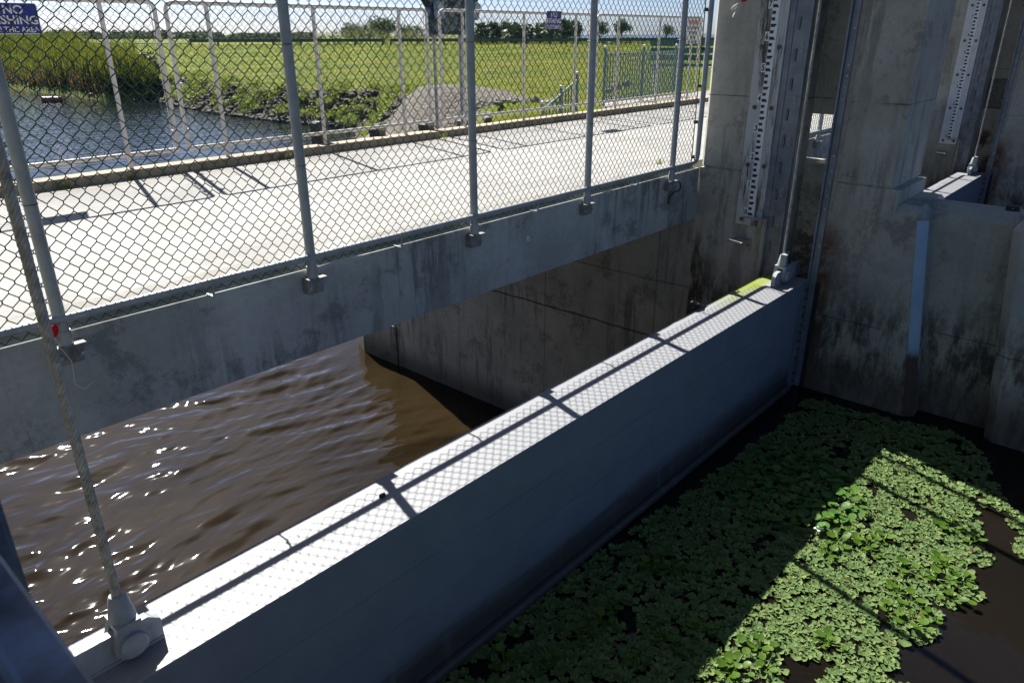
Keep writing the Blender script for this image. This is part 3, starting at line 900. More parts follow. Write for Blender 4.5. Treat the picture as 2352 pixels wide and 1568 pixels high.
# ------------------------------------------------------------------ staff gauges
FT = .3048
def gauge(x, label, plank, white):
    gz = -1.885
    g = thing('staff_gauge', label, 'gauge', (x, 3.43, -2.0), 'staff gauges on the piers')
    xf = x - .028
    if plank:
        for y0, y1 in ((3.462, 3.600), (3.288, 3.459)):
            MB().bbox(xf, x - .001, y0, y1, -2.0, 2.6, .003).build('backing_plank', M['wood'], g)
    else:
        MB().bbox(xf, x - .001, 3.288, 3.600, -2.0, 2.6, .003).build('backing_board', M['whiteboard'], g)
    m = MB()
    for z in (-1.94, -1.333, -.725, -.124, .48, 1.08, 1.68, 2.28):
        for yy in (3.53, 3.343): m.hexbolt((xf + .002, yy, z), (-1, 0, 0), .018, .012)
    each(m, 'bolt', M['bolt'], g)
    m = MB()
    for z in (-1.94, -1.333, -.725, -.124, .48, 1.08, 1.68, 2.28):
        for yy in (3.53, 3.343): m.tube([(xf - .0005, yy, z), (xf - .004, yy, z)], .025, 14)
    each(m, 'washer', M['bolt'], g)
    ya, yb = 3.462, 3.386                                   # left and right edge as seen from the bay
    sc = MB().box(xf - .004, xf - .0005, yb, ya, gz - .015, gz + 11 * FT).build('scale_strip', M['scale'], g)
    m = MB(); X = xf - .0048
    def poly(p): m.loft([[(X, yy, z) for yy, z in p], [(X + .0006, yy, z) for yy, z in p]])
    for ft in range(0, 11):
        for i in range(5):
            z = gz + (ft + i * .2) * FT; h = .1 * FT
            if i == 0: poly([(ya - .003, z), (ya - .066, z), (ya - .045, z + h), (ya - .003, z + h)])
            elif i == 2: poly([(ya - .003, z), (ya - .045, z), (ya - .066, z + h), (ya - .003, z + h)])
            else: poly([(ya - .003, z), (ya - .041, z), (ya - .041, z + h), (ya - .003, z + h)])
    each(m, 'graduation', M['ink'], sc)
    for ft in range(0, 11):
        z = gz + ft * FT + .035
        pl = MB().box(xf - .006, xf - .002, ya + .002, ya + .046, z - .045, z + .045).build('number_plate', M['scale'], g)
        m = MB(); text_on(m, str(ft), .085, ya + .024, z, xf - .0068, '-X', .03, .012 if ft == 1 else .031 if ft < 10 else .04)
        m.build('numeral', M['ink'], pl)
    return g
gauge(XP, 'black and white depth gauge on weathered planks on the near pier', True, False)
gauge(XP + PITCH, 'distant black and white depth gauge on a white board at upper right', False, True)

def gauge_bits(x, lab2):
    m = MB(); m.bbox(x - .06, x - .001, 3.225, 3.272, -3.4, -1.91, .006)
    o = m.build('steel_channel', M['beige'], None, base=(x, 3.25, -3.4))
    tag(o, 'pale vertical steel channel under the gauge on the %s pier' % lab2, 'channel', 'steel channels below the gauges')
    m = MB().box(x - .11, x - .001, 3.21, 3.46, -1.908, -1.898)
    o = m.build('ledge_plate', M['lug'], None, base=(x, 3.33, -1.9))
    tag(o, 'thin ledge plate just below the zero mark on the %s pier' % lab2, 'plate', 'ledge plates below the gauges')
    w = thing('wall_bracket', 'small square steel bracket with a shelf low on the %s pier' % lab2, 'bracket', (x, 3.5, -2.3), 'small shelf brackets on the piers')
    MB().box(x - .012, x - .001, 3.385, 3.53, -2.285, -2.16).build('back_plate', M['beige'], w)
    MB().box(x - .25, x - .012, 3.40, 3.585, -2.166, -2.158).build('shelf', M['beige'], w)
    m = MB(); m.hexbolt((x - .012, 3.42, -2.23), (-1, 0, 0), .012, .01); m.hexbolt((x - .012, 3.495, -2.23), (-1, 0, 0), .012, .01); each(m, 'bolt', M['bolt'], w)
gauge_bits(XP, 'near'); gauge_bits(XP + PITCH, 'farther')

# white cord tied with red on the pier
c = thing('cord_loop', 'frayed white cord with a red tie hanging high on the near pier', 'cord', (XP, 3.82, .3))
m = MB()
m.tube([(XP - .05, 3.80, .315), (XP - .07, 3.83, .29), (XP - .08, 3.87, .265), (XP - .085, 3.89, .245), (XP - .08, 3.875, .235), (XP - .07, 3.845, .25), (XP - .06, 3.825, .275)], .007, 6)
m.tube([(XP - .06, 3.835, .24), (XP - .06, 3.86, .19), (XP - .055, 3.872, .165)], [.009, .009, .012], 6)
m.build('cord', M['ptape'], c, smooth=True)
MB().tube([(XP - .001, 3.785, .33), (XP - .05, 3.79, .32)], .016, 8).build('red_tie', M['red'], c)

# ------------------------------------------------------------------ small things on beam and gate
f = thing('fishing_float', 'bright red fishing float snagged at the foot of the first post', 'float', (1.035, 4.02, -1.40))
m = MB(); bm = bmesh.new(); bmesh.ops.create_icosphere(bm, subdivisions=3, radius=1, matrix=Matrix.Translation((1.03, 4.015, -1.375)) @ Matrix.Rotation(.3, 4, 'Y') @ Matrix.Diagonal((.021, .018, .036, 1)))
m.bm(bm).build('body', M['red'], f, smooth=True)
m = MB(); m.tube([(1.03, 4.015, -1.41), (1.04, 4.01, -1.47), (1.07, 4.0, -1.55), (1.06, 4.0, -1.68), (1.10, 4.0, -1.72), (1.15, 4.02, -1.70)], .0012, 4)
m.build('line', M['ptape'], f)
m = MB(); m.tube([(7.235, 4.03, -1.49), (7.30, 4.02, -1.50), (7.33, 4.02, -1.56), (7.315, 4.03, -1.60), (7.25, 4.06, -1.61), (7.225, 4.09, -1.66), (7.235, 4.105, -1.74)], .008, 8)
tag(m.build('rubber_hose', M['dark'], None, True, (7.25, 4.05, -1.6)), 'short black rubber hose curling below the last fence post', 'hose')
m = MB(); m.tube([(4.84, 4.119, -1.665), (4.84, 4.112, -1.665)], .022, 20)
o = thing('survey_marker', 'small round white survey marker on the beam face', 'marker', (4.84, 4.115, -1.665))
m.build('disc', M['scale'], o, smooth=40); m = MB(); m.tube([(4.84, 4.1115, -1.665), (4.84, 4.110, -1.665)], .011, 16); m.build('centre', M['beam'], o)
# dark lump on the gate
bm = bmesh.new(); p = at_z(878, 1137, -2.47); bmesh.ops.create_icosphere(bm, subdivisions=2, radius=.022, matrix=Matrix.Translation(p) @ Matrix.Diagonal((1.1, .8, .55, 1)))
for v in bm.verts: v.co += Vector((noise.noise(v.co * 60), noise.noise(v.co * 60 + Vector((3, 3, 3))), 0)) * .006
tag(MB().bm(bm).build('mud_lump', M['ink'], None, True, p), 'small dark mud lump on the sunlit gate top', 'lump')
# bird
bp = at_z(1596, 708, -2.475)
b = thing('bird', 'small black swallow like bird resting on the gate top', 'bird', bp)
def P(a, l, h): return (bp.x + .95 * a - .3 * l, bp.y - .30 * a - .95 * l, bp.z + h)
m = MB(); m.tube([P(-.055, 0, .075), P(-.047, 0, .072), P(-.035, 0, .070), P(-.018, 0, .055), P(.01, 0, .04), P(.04, 0, .03), P(.06, 0, .024), P(.10, 0, .012)], [.002, .013, .016, .020, .026, .021, .012, .004], 10)
body = m.build('body', M['bird'], b, smooth=True)
m = MB(); m.tube([P(-.052, 0, .075), P(-.072, 0, .072)], [.005, .001], 6); m.build('beak', M['ink'], body)
for sd in (-1, 1):
    m = MB(); m.tube([P(-.005, sd * .02, .052), P(.03, sd * .028, .042), P(.08, sd * .014, .022), P(.13, sd * .004, .008)], [.006, .015, .010, .002], 6); m.build('wing', M['bird'], body, smooth=True)
    m = MB(); m.tube([P(.01, sd * .01, .03), P(.008, sd * .01, .003), P(-.012, sd * .012, .002)], .0022, 5); m.build('leg', M['ink'], body)
m = MB(); m.add([P(.07, -.008, .022), P(.07, .008, .022), P(.16, .018, -.0), P(.145, 0, .002), P(.16, -.018, -.0), P(.07, 0, .026)], [(0, 5, 3, 4), (5, 1, 2, 3)]); m.build('tail', M['bird'], body)
# black box on the thin wall
o = thing('black_box', 'small black box on the ledge of the low wall at right', 'box', (8.36, 1.03, -1.56))
MB().bbox(8.33, 8.42, .985, 1.10, -1.559, -1.515, .006).build('case', M['dark'], o); MB().tube([(8.328, 1.04, -1.537), (8.331, 1.04, -1.537)], .006, 8).build('screw', M['boltpale'], o)

# ------------------------------------------------------------------ foreground railing
r_ = thing('guard_railing', 'blurred dark blue galvanised railing close to the camera at lower left', 'railing', (.09, .6, -1.56))
m = MB(); m.bbox(.0585, .0985, -.9, .829, -.50, -.45, .004); m.build('rail', M['rail_blue'], r_)
m = MB(); m.bbox(.070, .126, .83, .89, -1.56, .2, .006); m.build('post', M['rail_blue'], r_)
m = MB(); m.bbox(.062, .118, -.96, -.90, -1.56, .2, .006); m.build('post', M['rail_blue'], r_)

# ------------------------------------------------------------------ cabinet on the far edge
c = thing('metal_cabinet', 'shiny sheet metal cabinet with two grey lamp boxes on a pole', 'cabinet', (14.6, 15.1, -6.5))
m = MB(); K = 1.744
def cb_ring(z, x0, x1, y0, y1): return [(x0 * K, y0, z * K), (x1 * K, y0, z * K), (x1 * K, y1, z * K), (x0 * K, y1, z * K)]
m.loft([cb_ring(.0, 7.925, 8.77, 15.0, 15.25), cb_ring(.37, 7.93, 8.77, 14.98, 15.25), cb_ring(.52, 7.83, 8.90, 14.95, 15.3), cb_ring(.9, 7.83, 8.90, 14.95, 15.3)])
m.build('case', M['cabinet'], c)
for px_ in (8.055, 8.60):
    MB().tube([(px_ * K, 15.2, -6.5), (px_ * K, 15.2, -.03 * K), (px_ * K, 15.2, .0)], .045, 14).build('pole', M['frame'], c, smooth=40)
MB().box(7.97 * K, 8.14 * K, 15.02, 15.2, -.035 * K, -.001).build('pole_plate', M['frame'], c)
for cx, tl in ((8.01, .05), (8.755, -.28)):
    mt = Matrix.Translation((cx * K, 14.88, .33 * K)) @ Matrix.Rotation(-tl, 4, 'Y') @ Matrix.Diagonal((K, K, K, 1))
    m = MB(); m.bbox(-.062, .062, -.05, .05, -.115, .115, .006)
    m.v = [tuple(mt @ Vector(p)) for p in m.v]
    lb = m.build('lamp_box', M['lampgrey'], c)
    m = MB(); m.tube([(0, -.05, -.01), (0, -.053, -.01)], .026, 12); m.v = [tuple(mt @ Vector((p[0] * 1.3, p[1], p[2] * .6))) for p in m.v]; m.build('opening', M['dark'], lb)

for i, (px, py, lb) in enumerate(((318, 468, 'small weed tuft by the first post in the far curb joint'), (155, 478, 'tiny weed tuft at the left end of the far curb'), (655, 375, 'weed tuft at the far curb just right of the second post'), (1015, 322, 'yellow green tuft in the gap of the far curb'), (1515, 377, 'low weed growing on the deck near the last fence post'))):
    v = ray(px, py); p = Vector((v.x / v.y * 8.43, 8.43, ZDECK)) if i < 4 else at_z(px, py, ZDECK)
    V, F = [], []
    for k in range(26): blade(V, F, (random.uniform(-.06, .06), random.uniform(-.05, .02), 0), random.uniform(.03, .10), .004, random.uniform(.02, .07), random.uniform(0, 6.28))
    tag(raw_mesh('weed_tuft', V, F, M['weed'], loc=p), lb, 'weed')
# rubber stubs beyond the curb
for px, h, lb in ((735, .28, 'black rubber stub beyond the curb left of the far shore'), (868, .12, 'low black rubber stub beyond the curb near the gravel'), (980, .10, 'low black rubber stub beside the cabinet pole')):
    v = ray(px, 312); q = v * (8.85 / v.y)
    o = thing('rubber_stub', lb, 'stub', (q.x, 8.85, -1.75), 'black stubs beyond the far curb')
    MB().bbox(q.x - .09, q.x + .09, 8.76, 8.95, -1.75, -1.36 + h, .02).build('block', M['dark'], o)
    MB().box(q.x - .06, q.x + .06, 8.74, 8.76, -1.7, -1.34 + h * .6).build('strap', M['bolt'], o)

# ------------------------------------------------------------------ walkway, picket rails, bench beyond the far fence
m = MB()
pts = [(13.6, 8.73), (28, 8.73), (28, 10.35), (15.2, 10.35), (14.3, 10.0), (13.7, 9.4)]
m.prism(pts, -2.3, -1.462)
tag(m.build('walkway', M['deck'], None), kind='structure')
def picket(a, b, ha, hb, label, zt=1.05, step=.115):
    a = Vector(a); b = Vector(b); L = (b - a).length; n = int(L / step)
    f = thing('picket_railing', label, 'railing', a, 'green picket railings past the far fence')
    z = Vector((0, 0, 1))
    m = MB()
    m.tube([a + z * ha, b + z * hb], .024, 8); m.tube([a + z * .12, b + z * .12], .02, 8)
    each(m, 'rail', M['picket'], f, smooth=40)
    m = MB()
    for i in range(1, n):
        p = a.lerp(b, i / n); m.tube([p + z * .12, p + z * lerp(ha, hb, i / n)], .016, 5)
    each(m, 'picket', M['picket'], f)
    for t in (0, .5, 1):
        p = a.lerp(b, t); h = lerp(ha, hb, t)
        q = MB().tube([p, p + z * (h + .12)], .035, 8).build('post', M['picket'], f, smooth=40)
        MB().tube([p + z * (h + .12), p + z * (h + .17), p + z * (h + .185)], [.042, .042, .01], 8).build('cap', M['white'], q)
picket((14.0, 9.75, -1.45), (17.6, 10.1, -1.45), 1.05, 1.05, 'upright green picket railing along the walkway edge')
picket((14.15, 10.6, -1.9), (11.9, 9.75, -2.35), .95, .95, 'sloping green picket railing going down beside the stairs', step=.22)
# bench
b = thing('park_bench', 'teal slatted bench behind the picket railing', 'bench', (26, 17.5, -1.9))
q0 = at_s(1495, 180, 30); 
def bench(q, L):
    dx, dy = .66, -.75
    def bar(t0, t1, off, z0, z1, th): 
        m = MB(); c0 = (q.x + dx * t0 - dy * off, q.y + dy * t0 + dx * off); c1 = (q.x + dx * t1 - dy * off, q.y + dy * t1 + dx * off)
        nx_, ny_ = -dy * th, dx * th
        m.prism([(c0[0], c0[1]), (c1[0], c1[1]), (c1[0] + nx_, c1[1] + ny_), (c0[0] + nx_, c0[1] + ny_)], z0, z1); return m
    for k in range(3): bar(0, L, .5, q.z + .62 + k * .26, q.z + .82 + k * .26, .05).build('back_slat', M['teal'], b)
    bar(0, L, 0, q.z + .42, q.z + .50, .5).build('seat', M['teal'], b)
    for t in (.15, L - .2): bar(t, t + .08, .05, q.z - .3, q.z + .419, .45).build('leg', M['galv'], b)
LOC[b.name] = Vector((q0.x, q0.y, q0.z)); b.location = q0
bench(q0, 3.0)
# pale rail behind the bench
q = at_s(1560, 152, 34); q2 = at_s(1632, 156, 34)
o = thing('pipe_rail', 'white pipe rail behind the teal bench', 'rail', (q.x, q.y, terrain(q.x, q.y)))
MB().tube([q, q2], .05, 8).build('pipe', M['white'], o, smooth=40)
for t in (.05, .95):
    p = q.lerp(q2, t); MB().tube([(p.x, p.y, terrain(p.x, p.y) - .1), p], .045, 8).build('post', M['white'], o, smooth=40)

def rock_geo(m, p, r, sub=2, sq=.7, seed=0.):
    bm = bmesh.new(); bmesh.ops.create_icosphere(bm, subdivisions=sub, radius=1)
    ax = Vector((random.uniform(.75, 1.25), random.uniform(.75, 1.25), sq * random.uniform(.7, 1.2)))
    o = Vector((random.uniform(0, 99), random.uniform(0, 99), 0))
    for v in bm.verts:
        k = 1 + .38 * noise.noise(v.co * 1.5 + o) + .15 * noise.noise(v.co * 4 + o)
        v.co = Vector((v.co.x * ax.x, v.co.y * ax.y, v.co.z * ax.z)) * k * r + Vector(p)
    m.bm(bm)
for i, (px, py, r, lb) in enumerate(((1415, 200, .17, 'largest pale boulder'), (1440, 192, .14, 'middle pale boulder'), (1398, 208, .11, 'smallest pale boulder'))):
    p = at_s(px, py, 24 + i * .6); m = MB(); rock_geo(m, p, r, 3)
    tag(m.build('boulder', M['stone'], None, True, p), lb + ' seen through the picket railing', 'boulder', 'boulders behind the picket railing')

# ------------------------------------------------------------------ guardrail beyond the field
def guardrail(pa, pb, label, S=118):
    a = at_s(pa, 93, S); b_ = at_s(pb, 93, S)
    g = thing('guardrail', label, 'guardrail', (a.x, a.y, -1.35), 'steel guardrails beyond the field')
    d = Vector((b_.x - a.x, b_.y - a.y, 0)); L = d.length; d.normalize(); nrm = Vector((-d.y, d.x, 0))
    prof = [(0, -.92), (.06, -.86), (.06, -.80), (0, -.72), (0, -.68), (.06, -.60), (.06, -.54), (0, -.48), (.10, -.48), (.14, -.7), (.10, -.92)]
    m = MB(); A = Vector((a.x, a.y, 0)); B = Vector((b_.x, b_.y, 0))
    m.loft([[(P_ - nrm * u + Vector((0, 0, z)))[:] for u, z in prof] for P_ in (A, B)])
    m.build('rail', M['guard'], g)
    n = min(95, int(L / 3.8))
    for i in range(n + 1):
        p = A + d * (L * i / n) + nrm * .15
        MB().box(p.x - .10, p.x + .10, p.y - .10, p.y + .10, -2.0, -.56).build('post', M['guard'], g)
guardrail(436, 878, 'left length of dark guardrail crossing beyond the field')
guardrail(897, 2000, 'right length of dark guardrail crossing beyond the field')
a = at_s(205, 98, 140); b_ = at_s(436, 97, 140)
g = thing('pipe_fence', 'thin white rail line far beyond the reeds', 'fence', (a.x, a.y, -1.9))
MB().tube([(a.x, a.y, -1.28), (b_.x, b_.y, -1.28)], .10, 6).build('rail', M['white'], g)
for i in range(12):
    p = Vector((a.x, a.y, 0)).lerp(Vector((b_.x, b_.y, 0)), i / 11); MB().box(p.x - .05, p.x + .05, p.y - .05, p.y + .05, -2.4, -1.36).build('post', M['white'], g)

# buoys
for px, py, lb in ((120, 233, 'left faded red buoy floating near the reed bank'), (226, 224, 'right faded red buoy floating near the reed bank')):
    p = at_z(px, py, ZUP)
    o = thing('buoy', lb, 'buoy', p, 'red buoys by the reed bank')
    m = MB(); m.tube([(p.x - .72, p.y + .6, p.z + .1), (p.x - .62, p.y + .52, p.z + .1), (p.x + .62, p.y - .52, p.z + .1), (p.x + .72, p.y - .6, p.z + .1)], [.12, .34, .34, .12], 14); m.build('float_body', M['buoy'], o, smooth=40)
    m = MB(); m.tube([(p.x - .02, p.y + .015, p.z + .1), (p.x + .02, p.y - .015, p.z + .1)], .355, 14); m.build('seam_band', M['bolt'], o, smooth=40)

# ------------------------------------------------------------------ vegetation on land
V, F = [], []
cnt = 0
while cnt < 30000:
    s = 20 + 100 * random.random() ** 1.15
    px = random.uniform(330, 1680)
    v = ray(px, 150); k = s / (v.x * .7468 + v.y * .6651); x, y = v.x * k, v.y * k
    if x - bankx(y) < 1 or y < 10.6: continue
    z = terrain(x, y)
    if z < zfield(x, y) - .35 and random.random() < .8: cnt += 1; continue
    if (Vector((24.3 - x, 26 - y))).length < 4.0: cnt += 1; continue
    if noise.noise(Vector((x * .25, y * .25, 7))) < -.15 and random.random() < .6: cnt += 1; continue
    sc = .5 + s / 60
    for q in range(2):
        blade(V, F, (x + random.uniform(-.2, .2), y + random.uniform(-.2, .2), z - .03), random.uniform(.05, .13) * sc, .011 * sc, random.uniform(.04, .14), random.uniform(0, 6.28))
    cnt += 1
o = raw_mesh('grass', V, F, M['grassblade']); tag(o, 'short sunlit grass covering the sloping field', 'grass', kind='stuff')

def reeds(name, mat, n, hlo, hhi, label, dlo, dhi):
    V, F = [], []
    for i in range(n):
        y = 75 + 125 * random.random() ** 1.2
        d = random.uniform(dlo, min(dhi, dlo + (y - 73) * .45)); x = bankx(y) + d
        z = max(ZUP - .1, terrain(x, y))
        cl = .75 + .5 * noise.noise(Vector((x * .3, y * .12, 2)))
        edge = 1 - .45 * sst(82, 75, y)
        blade(V, F, (x, y, z), random.uniform(hlo, hhi) * cl * edge, random.uniform(.03, .06), random.uniform(.2, 1.1), random.uniform(0, 6.28))
    tag(raw_mesh(name, V, F, mat), label, 'reeds', kind='stuff')
reeds('reeds', M['reed'], 9000, 2.6, 4.1, 'tall green reeds lining the left canal bank', 1.0, 9)
reeds('dead_reeds', M['reedbrown'], 4000, 1.0, 2.0, 'brown dead reeds at the foot of the left bank', .6, 2.8)

def leaf_cloud(V, F, c, rx, ry, rz, n, size, flat=.0, hollow=.35):
    c = Vector(c)
    for i in range(n):
        d = Vector((random.gauss(0, 1), random.gauss(0, 1), random.gauss(0, 1))).normalized()
        k = hollow + (1 - hollow) * random.random() ** .6
        lump = 1 + .35 * noise.noise(d * 2.2 + c * .3)
        p = c + Vector((d.x * rx, d.y * ry, d.z * rz)) * k * lump
        a = Vector((random.gauss(0, 1), random.gauss(0, 1), random.gauss(0, .6))).normalized()
        b = a.cross(Vector((random.gauss(0, 1), random.gauss(0, 1), random.gauss(0, 1)))).normalized()
        s = size * random.uniform(.6, 1.3); n0 = len(V)
        V += [(p - a * s)[:], (p + b * s * .45)[:], (p + a * s)[:], (p - b * s * .45)[:]]
        F.append((n0, n0 + 1, n0 + 2, n0 + 3))
def frond_ball(V, F, c, r, n, drop=.3):
    c = Vector(c)
    for i in range(n):
        az = random.uniform(0, 6.28); el = random.uniform(-.7, 1.4)
        d = Vector((math.cos(az) * math.cos(el), math.sin(az) * math.cos(el), math.sin(el)))
        side = d.cross(Vector((0, 0, 1))).normalized()
        L = r * random.uniform(.7, 1.1)
        tip = c + d * L - Vector((0, 0, drop * r * random.random()))
        mid = c + d * L * .6
        for k in range(7):
            a = (k - 3) / 3
            e = tip + side * a * L * .42 + Vector((0, 0, -abs(a) * L * .22)) - d * abs(a) * L * .12
            n0 = len(V)
            V += [mid[:], (mid + side * .06 * r)[:], e[:]]
            F.append((n0, n0 + 1, n0 + 2))
TREES = 'trees beyond the guardrail'
def tree(px, ytop, s, wpx, label, name='broadleaf_tree', mat='tree', base=None, n=1500, lobes=6, wide=1.0, trunk=.25):
    q = at_s(px, 90, s); x, y = q.x, q.y
    zb_ = max(terrain(x, y), -2.4) if base is None else base
    top = at_s(px, ytop, s).z; H = top - zb_
    wx = wpx / FPX * s * .97                                  # crown width in metres
    t = thing(name, label, 'tree', (x, y, zb_), TREES)
    m = MB(); tr = max(.15, H * .028)
    m.tube([(x, y, zb_ - .3), (x + .1, y, zb_ + H * .3), (x - .1, y + .1, zb_ + H * .62)], [tr, tr * .8, tr * .4], 7)
    for k in range(4):
        a = k * 1.6 + px; m.tube([(x, y, zb_ + H * (.28 + .06 * k)), (x + math.cos(a) * wx * .25, y + math.sin(a) * wx * .25, zb_ + H * (.55 + .05 * k))], [tr * .5, tr * .2], 5)
    m.build('trunk', M['bark'], t, smooth=True)
    V, F = [], []
    rnd = random.Random(px)
    for k in range(lobes):
        a = rnd.uniform(0, 6.28); rr = rnd.uniform(.15, .34) * wx
        zz = zb_ + H * rnd.uniform(trunk + .2, .80)
        r0 = min(wx * rnd.uniform(.22, .34), H * .34)
        leaf_cloud(V, F, (x + math.cos(a) * rr, y + math.sin(a) * rr, zz), r0 * 1.15 * wide, r0 * 1.15, r0 * .85, n // lobes, H * .045)
    leaf_cloud(V, F, (x, y, zb_ + H * .74), wx * .28, wx * .28, H * .25, n // 4, H * .045)
    V = [(a - x, b - y, c - zb_) for a, b, c in V]
    raw_mesh('crown', V, F, M[mat], t)
def palm(px, ytop, s, label, r=2.2, lean=0.):
    q = at_s(px, 90, s); x, y = q.x, q.y; zb_ = max(terrain(x, y), -2.4)
    top = at_s(px, ytop, s).z - r * .8
    t = thing('palm_tree', label, 'tree', (x, y, zb_), TREES)
    m = MB(); m.tube([(x, y, zb_ - .3), (x + lean * .4, y, lerp(zb_, top, .5)), (x + lean, y, top)], [.26, .2, .2], 8); m.build('trunk', M['bark'], t, smooth=True)
    V, F = [], []; frond_ball(V, F, (x + lean, y, top), r, 46)
    leaf_cloud(V, F, (x + lean, y, top + .1 * r), r * .7, r * .7, r * .65, 160, r * .22)
    raw_mesh('crown', [(a - x, b - y, c - zb_) for a, b, c in V], F, M['palm'], t)
# main clump in the middle
tree(880, 40, 168, 110, 'tallest round dark tree in the middle clump', n=2200, lobes=9)
tree(815, 54, 164, 100, 'rounded dark tree at the left of the middle clump', n=1800, lobes=7)
tree(945, 56, 172, 90, 'dark tree at the right of the middle clump by the cabinet', n=1600, lobes=7)
tree(850, 62, 155, 150, 'broad yellow green bush in front of the middle clump', 'bush', 'bush', n=1800, lobes=8, trunk=-.05)
tree(935, 70, 155, 100, 'low yellow green bush at the right foot of the middle clump', 'bush', 'bush', n=1200, lobes=6, trunk=-.1)
tree(765, 70, 160, 70, 'low green bush at the left foot of the middle clump', 'bush', 'bush', n=900, lobes=5, trunk=-.1)
tree(692, 76, 175, 50, 'small bush left of the middle clump beside the second fence post', 'bush', 'tree', n=700, lobes=5, trunk=-.1)
tree(735, 78, 180, 36, 'smallest bush between the second fence post and the middle clump', 'bush', 'tree', n=500, lobes=4, trunk=-.1)
# palms right of the cabinet
for i, (px, yt, lb) in enumerate(((1105, 52, 'palm just right of the cabinet'), (1132, 48, 'second palm right of the cabinet'), (1160, 44, 'tallest palm of the row right of the cabinet'), (1186, 50, 'fourth palm of the row right of the cabinet'), (1208, 54, 'last palm of the row before the open gap'),
                                  (1240, 50, 'palm left of the small blue sign'), (1262, 46, 'palm behind the small blue sign'), (1300, 42, 'tall palm just right of the small blue sign'), (1318, 44, 'palm right of the small blue sign by the third post'))):
    palm(px, yt, 150 + 5 * (i % 3), lb, 2.5 + .3 * (i % 2), random.uniform(-.5, .5))
tree(1160, 72, 158, 110, 'low dark thicket under the palm row', 'bush', 'tree', n=1000, lobes=7, trunk=-.15)
tree(1290, 76, 158, 90, 'low dark thicket under the palms by the small sign', 'bush', 'tree', n=800, lobes=6, trunk=-.15)
tree(1377, 46, 170, 34, 'narrow round tree behind the third fence post', n=800, lobes=5)
tree(1428, 40, 165, 34, 'lone round tree between the third and fourth posts', n=900, lobes=5)
tree(1530, 54, 150, 36, 'bushy dark tree left of the fourth fence post', n=900, lobes=5, trunk=-.05)
tree(1440, 80, 160, 110, 'low shrub strip below the lone round tree', 'bush', 'bush', n=900, lobes=8, trunk=-.15)
tree(1625, 76, 150, 60, 'low shrub beside the pier edge', 'bush', 'bush', n=600, lobes=5, trunk=-.15)
# dark bush by the bank end
q = at_z(352, 226, ZUP)
def bank_bush(px, py, top, s, wpx, label, mat):
    p = at_s(px, py, s); x, y = p.x, p.y; zb_ = p.z; H = at_s(px, top, s).z - zb_; wx = wpx / FPX * s
    t = thing('shrub', label, 'shrub', (x, y, zb_), 'shrubs on the canal bank')
    MB().tube([(x, y, zb_ - .4), (x, y, zb_ + H * .6)], [.12, .05], 6).build('stem', M['bark'], t)
    V, F = [], []
    frond_ball(V, F, (x, y, zb_ + H * .45), min(wx, H) * .5, 30)
    leaf_cloud(V, F, (x, y, zb_ + H * .5), wx * .42, wx * .42, H * .46, 900, H * .06)
    raw_mesh('foliage', [(a - x, b - y, c - zb_) for a, b, c in V], F, M[mat], t)
bank_bush(352, 215, 112, 80, 62, 'dark bushy shrub at the right end of the reeds', 'palm')
bank_bush(12, 150, 105, 105, 50, 'dark shrub above the reeds at the left edge', 'palm')
bank_bush(800, 290, 262, 44, 70, 'yellow green weed clump at the water edge by the gravel', 'weed')
bank_bush(905, 292, 272, 38, 60, 'small green weed clump below the gravel heap', 'weed')
bank_bush(640, 262, 246, 55, 50, 'green weed clump growing among the dark rocks', 'weed')
bank_bush(410, 225, 196, 74, 60, 'bright green weed clump left of the dark rocks', 'weed')

for i_, (px, py, tp, ss, w_) in enumerate(((480, 243, 228, 66, 40), (540, 222, 208, 64, 46), (600, 215, 200, 60, 40), (700, 270, 250, 50, 50), (745, 240, 222, 52, 46), (830, 255, 238, 46, 44), (560, 262, 250, 58, 34), (860, 238, 222, 46, 40), (680, 228, 212, 56, 40))):
    bank_bush(px, py, tp, ss, w_, 'low green weed tuft sprouting between the dark bank rocks', 'weed')
for o_ in list(COL.objects):
    if o_.get('label') == 'low green weed tuft sprouting between the dark bank rocks': o_['group'] = 'weed tufts among the bank rocks'; o_['category'] = 'weed'
V, F = [], []
k = 0
while k < 760:
    y = random.uniform(34, 76); x = bankx(y) + random.uniform(.2, 4.5); z = terrain(x, y)
    if z > zfield(x, y) - .02: k += .3; continue
    if noise.noise(Vector((x * .5, y * .5, 21))) < -.1: k += .3; continue
    leaf_cloud(V, F, (x, y, z + .28), .38, .38, .26, 34, .10); k += 1
o = raw_mesh('bank_weeds', V, F, M['weed']); tag(o, 'straggling green weeds growing through the rocky canal bank', 'weeds', kind='stuff')
# far wood on the left horizon and low scrub
V, F = [], []
for i in range(2600):
    px = random.uniform(-250, 720); s = random.uniform(560, 720)
    q = at_s(px, 84, s); h = (5.5 + 4 * noise.noise(Vector((px * .018, 1, 0))) + 3 * noise.noise(Vector((px * .07, 4, 0)))) * (1 if px < 500 else .7)
    leaf_cloud(V, F, (q.x, q.y, -2.3 + max(1.2, h) * .45), 3.2, 3.2, max(1.2, h) * .55, 5, 1.6)
o = raw_mesh('far_wood', V, F, M['far']); tag(o, 'low dark line of distant woods on the left horizon', 'wood', kind='stuff')
V, F = [], []
for i in range(900):
    px = random.uniform(1050, 1700); s = random.uniform(165, 200); q = at_s(px, 88, s)
    leaf_cloud(V, F, (q.x, q.y, -1.6), 1.3, 1.3, .8 + .5 * noise.noise(Vector((px * .03, 0, 0))), 8, .34)
o = raw_mesh('scrub', V, F, M['bush']); tag(o, 'low green scrub along the lake shore', 'scrub', kind='stuff')

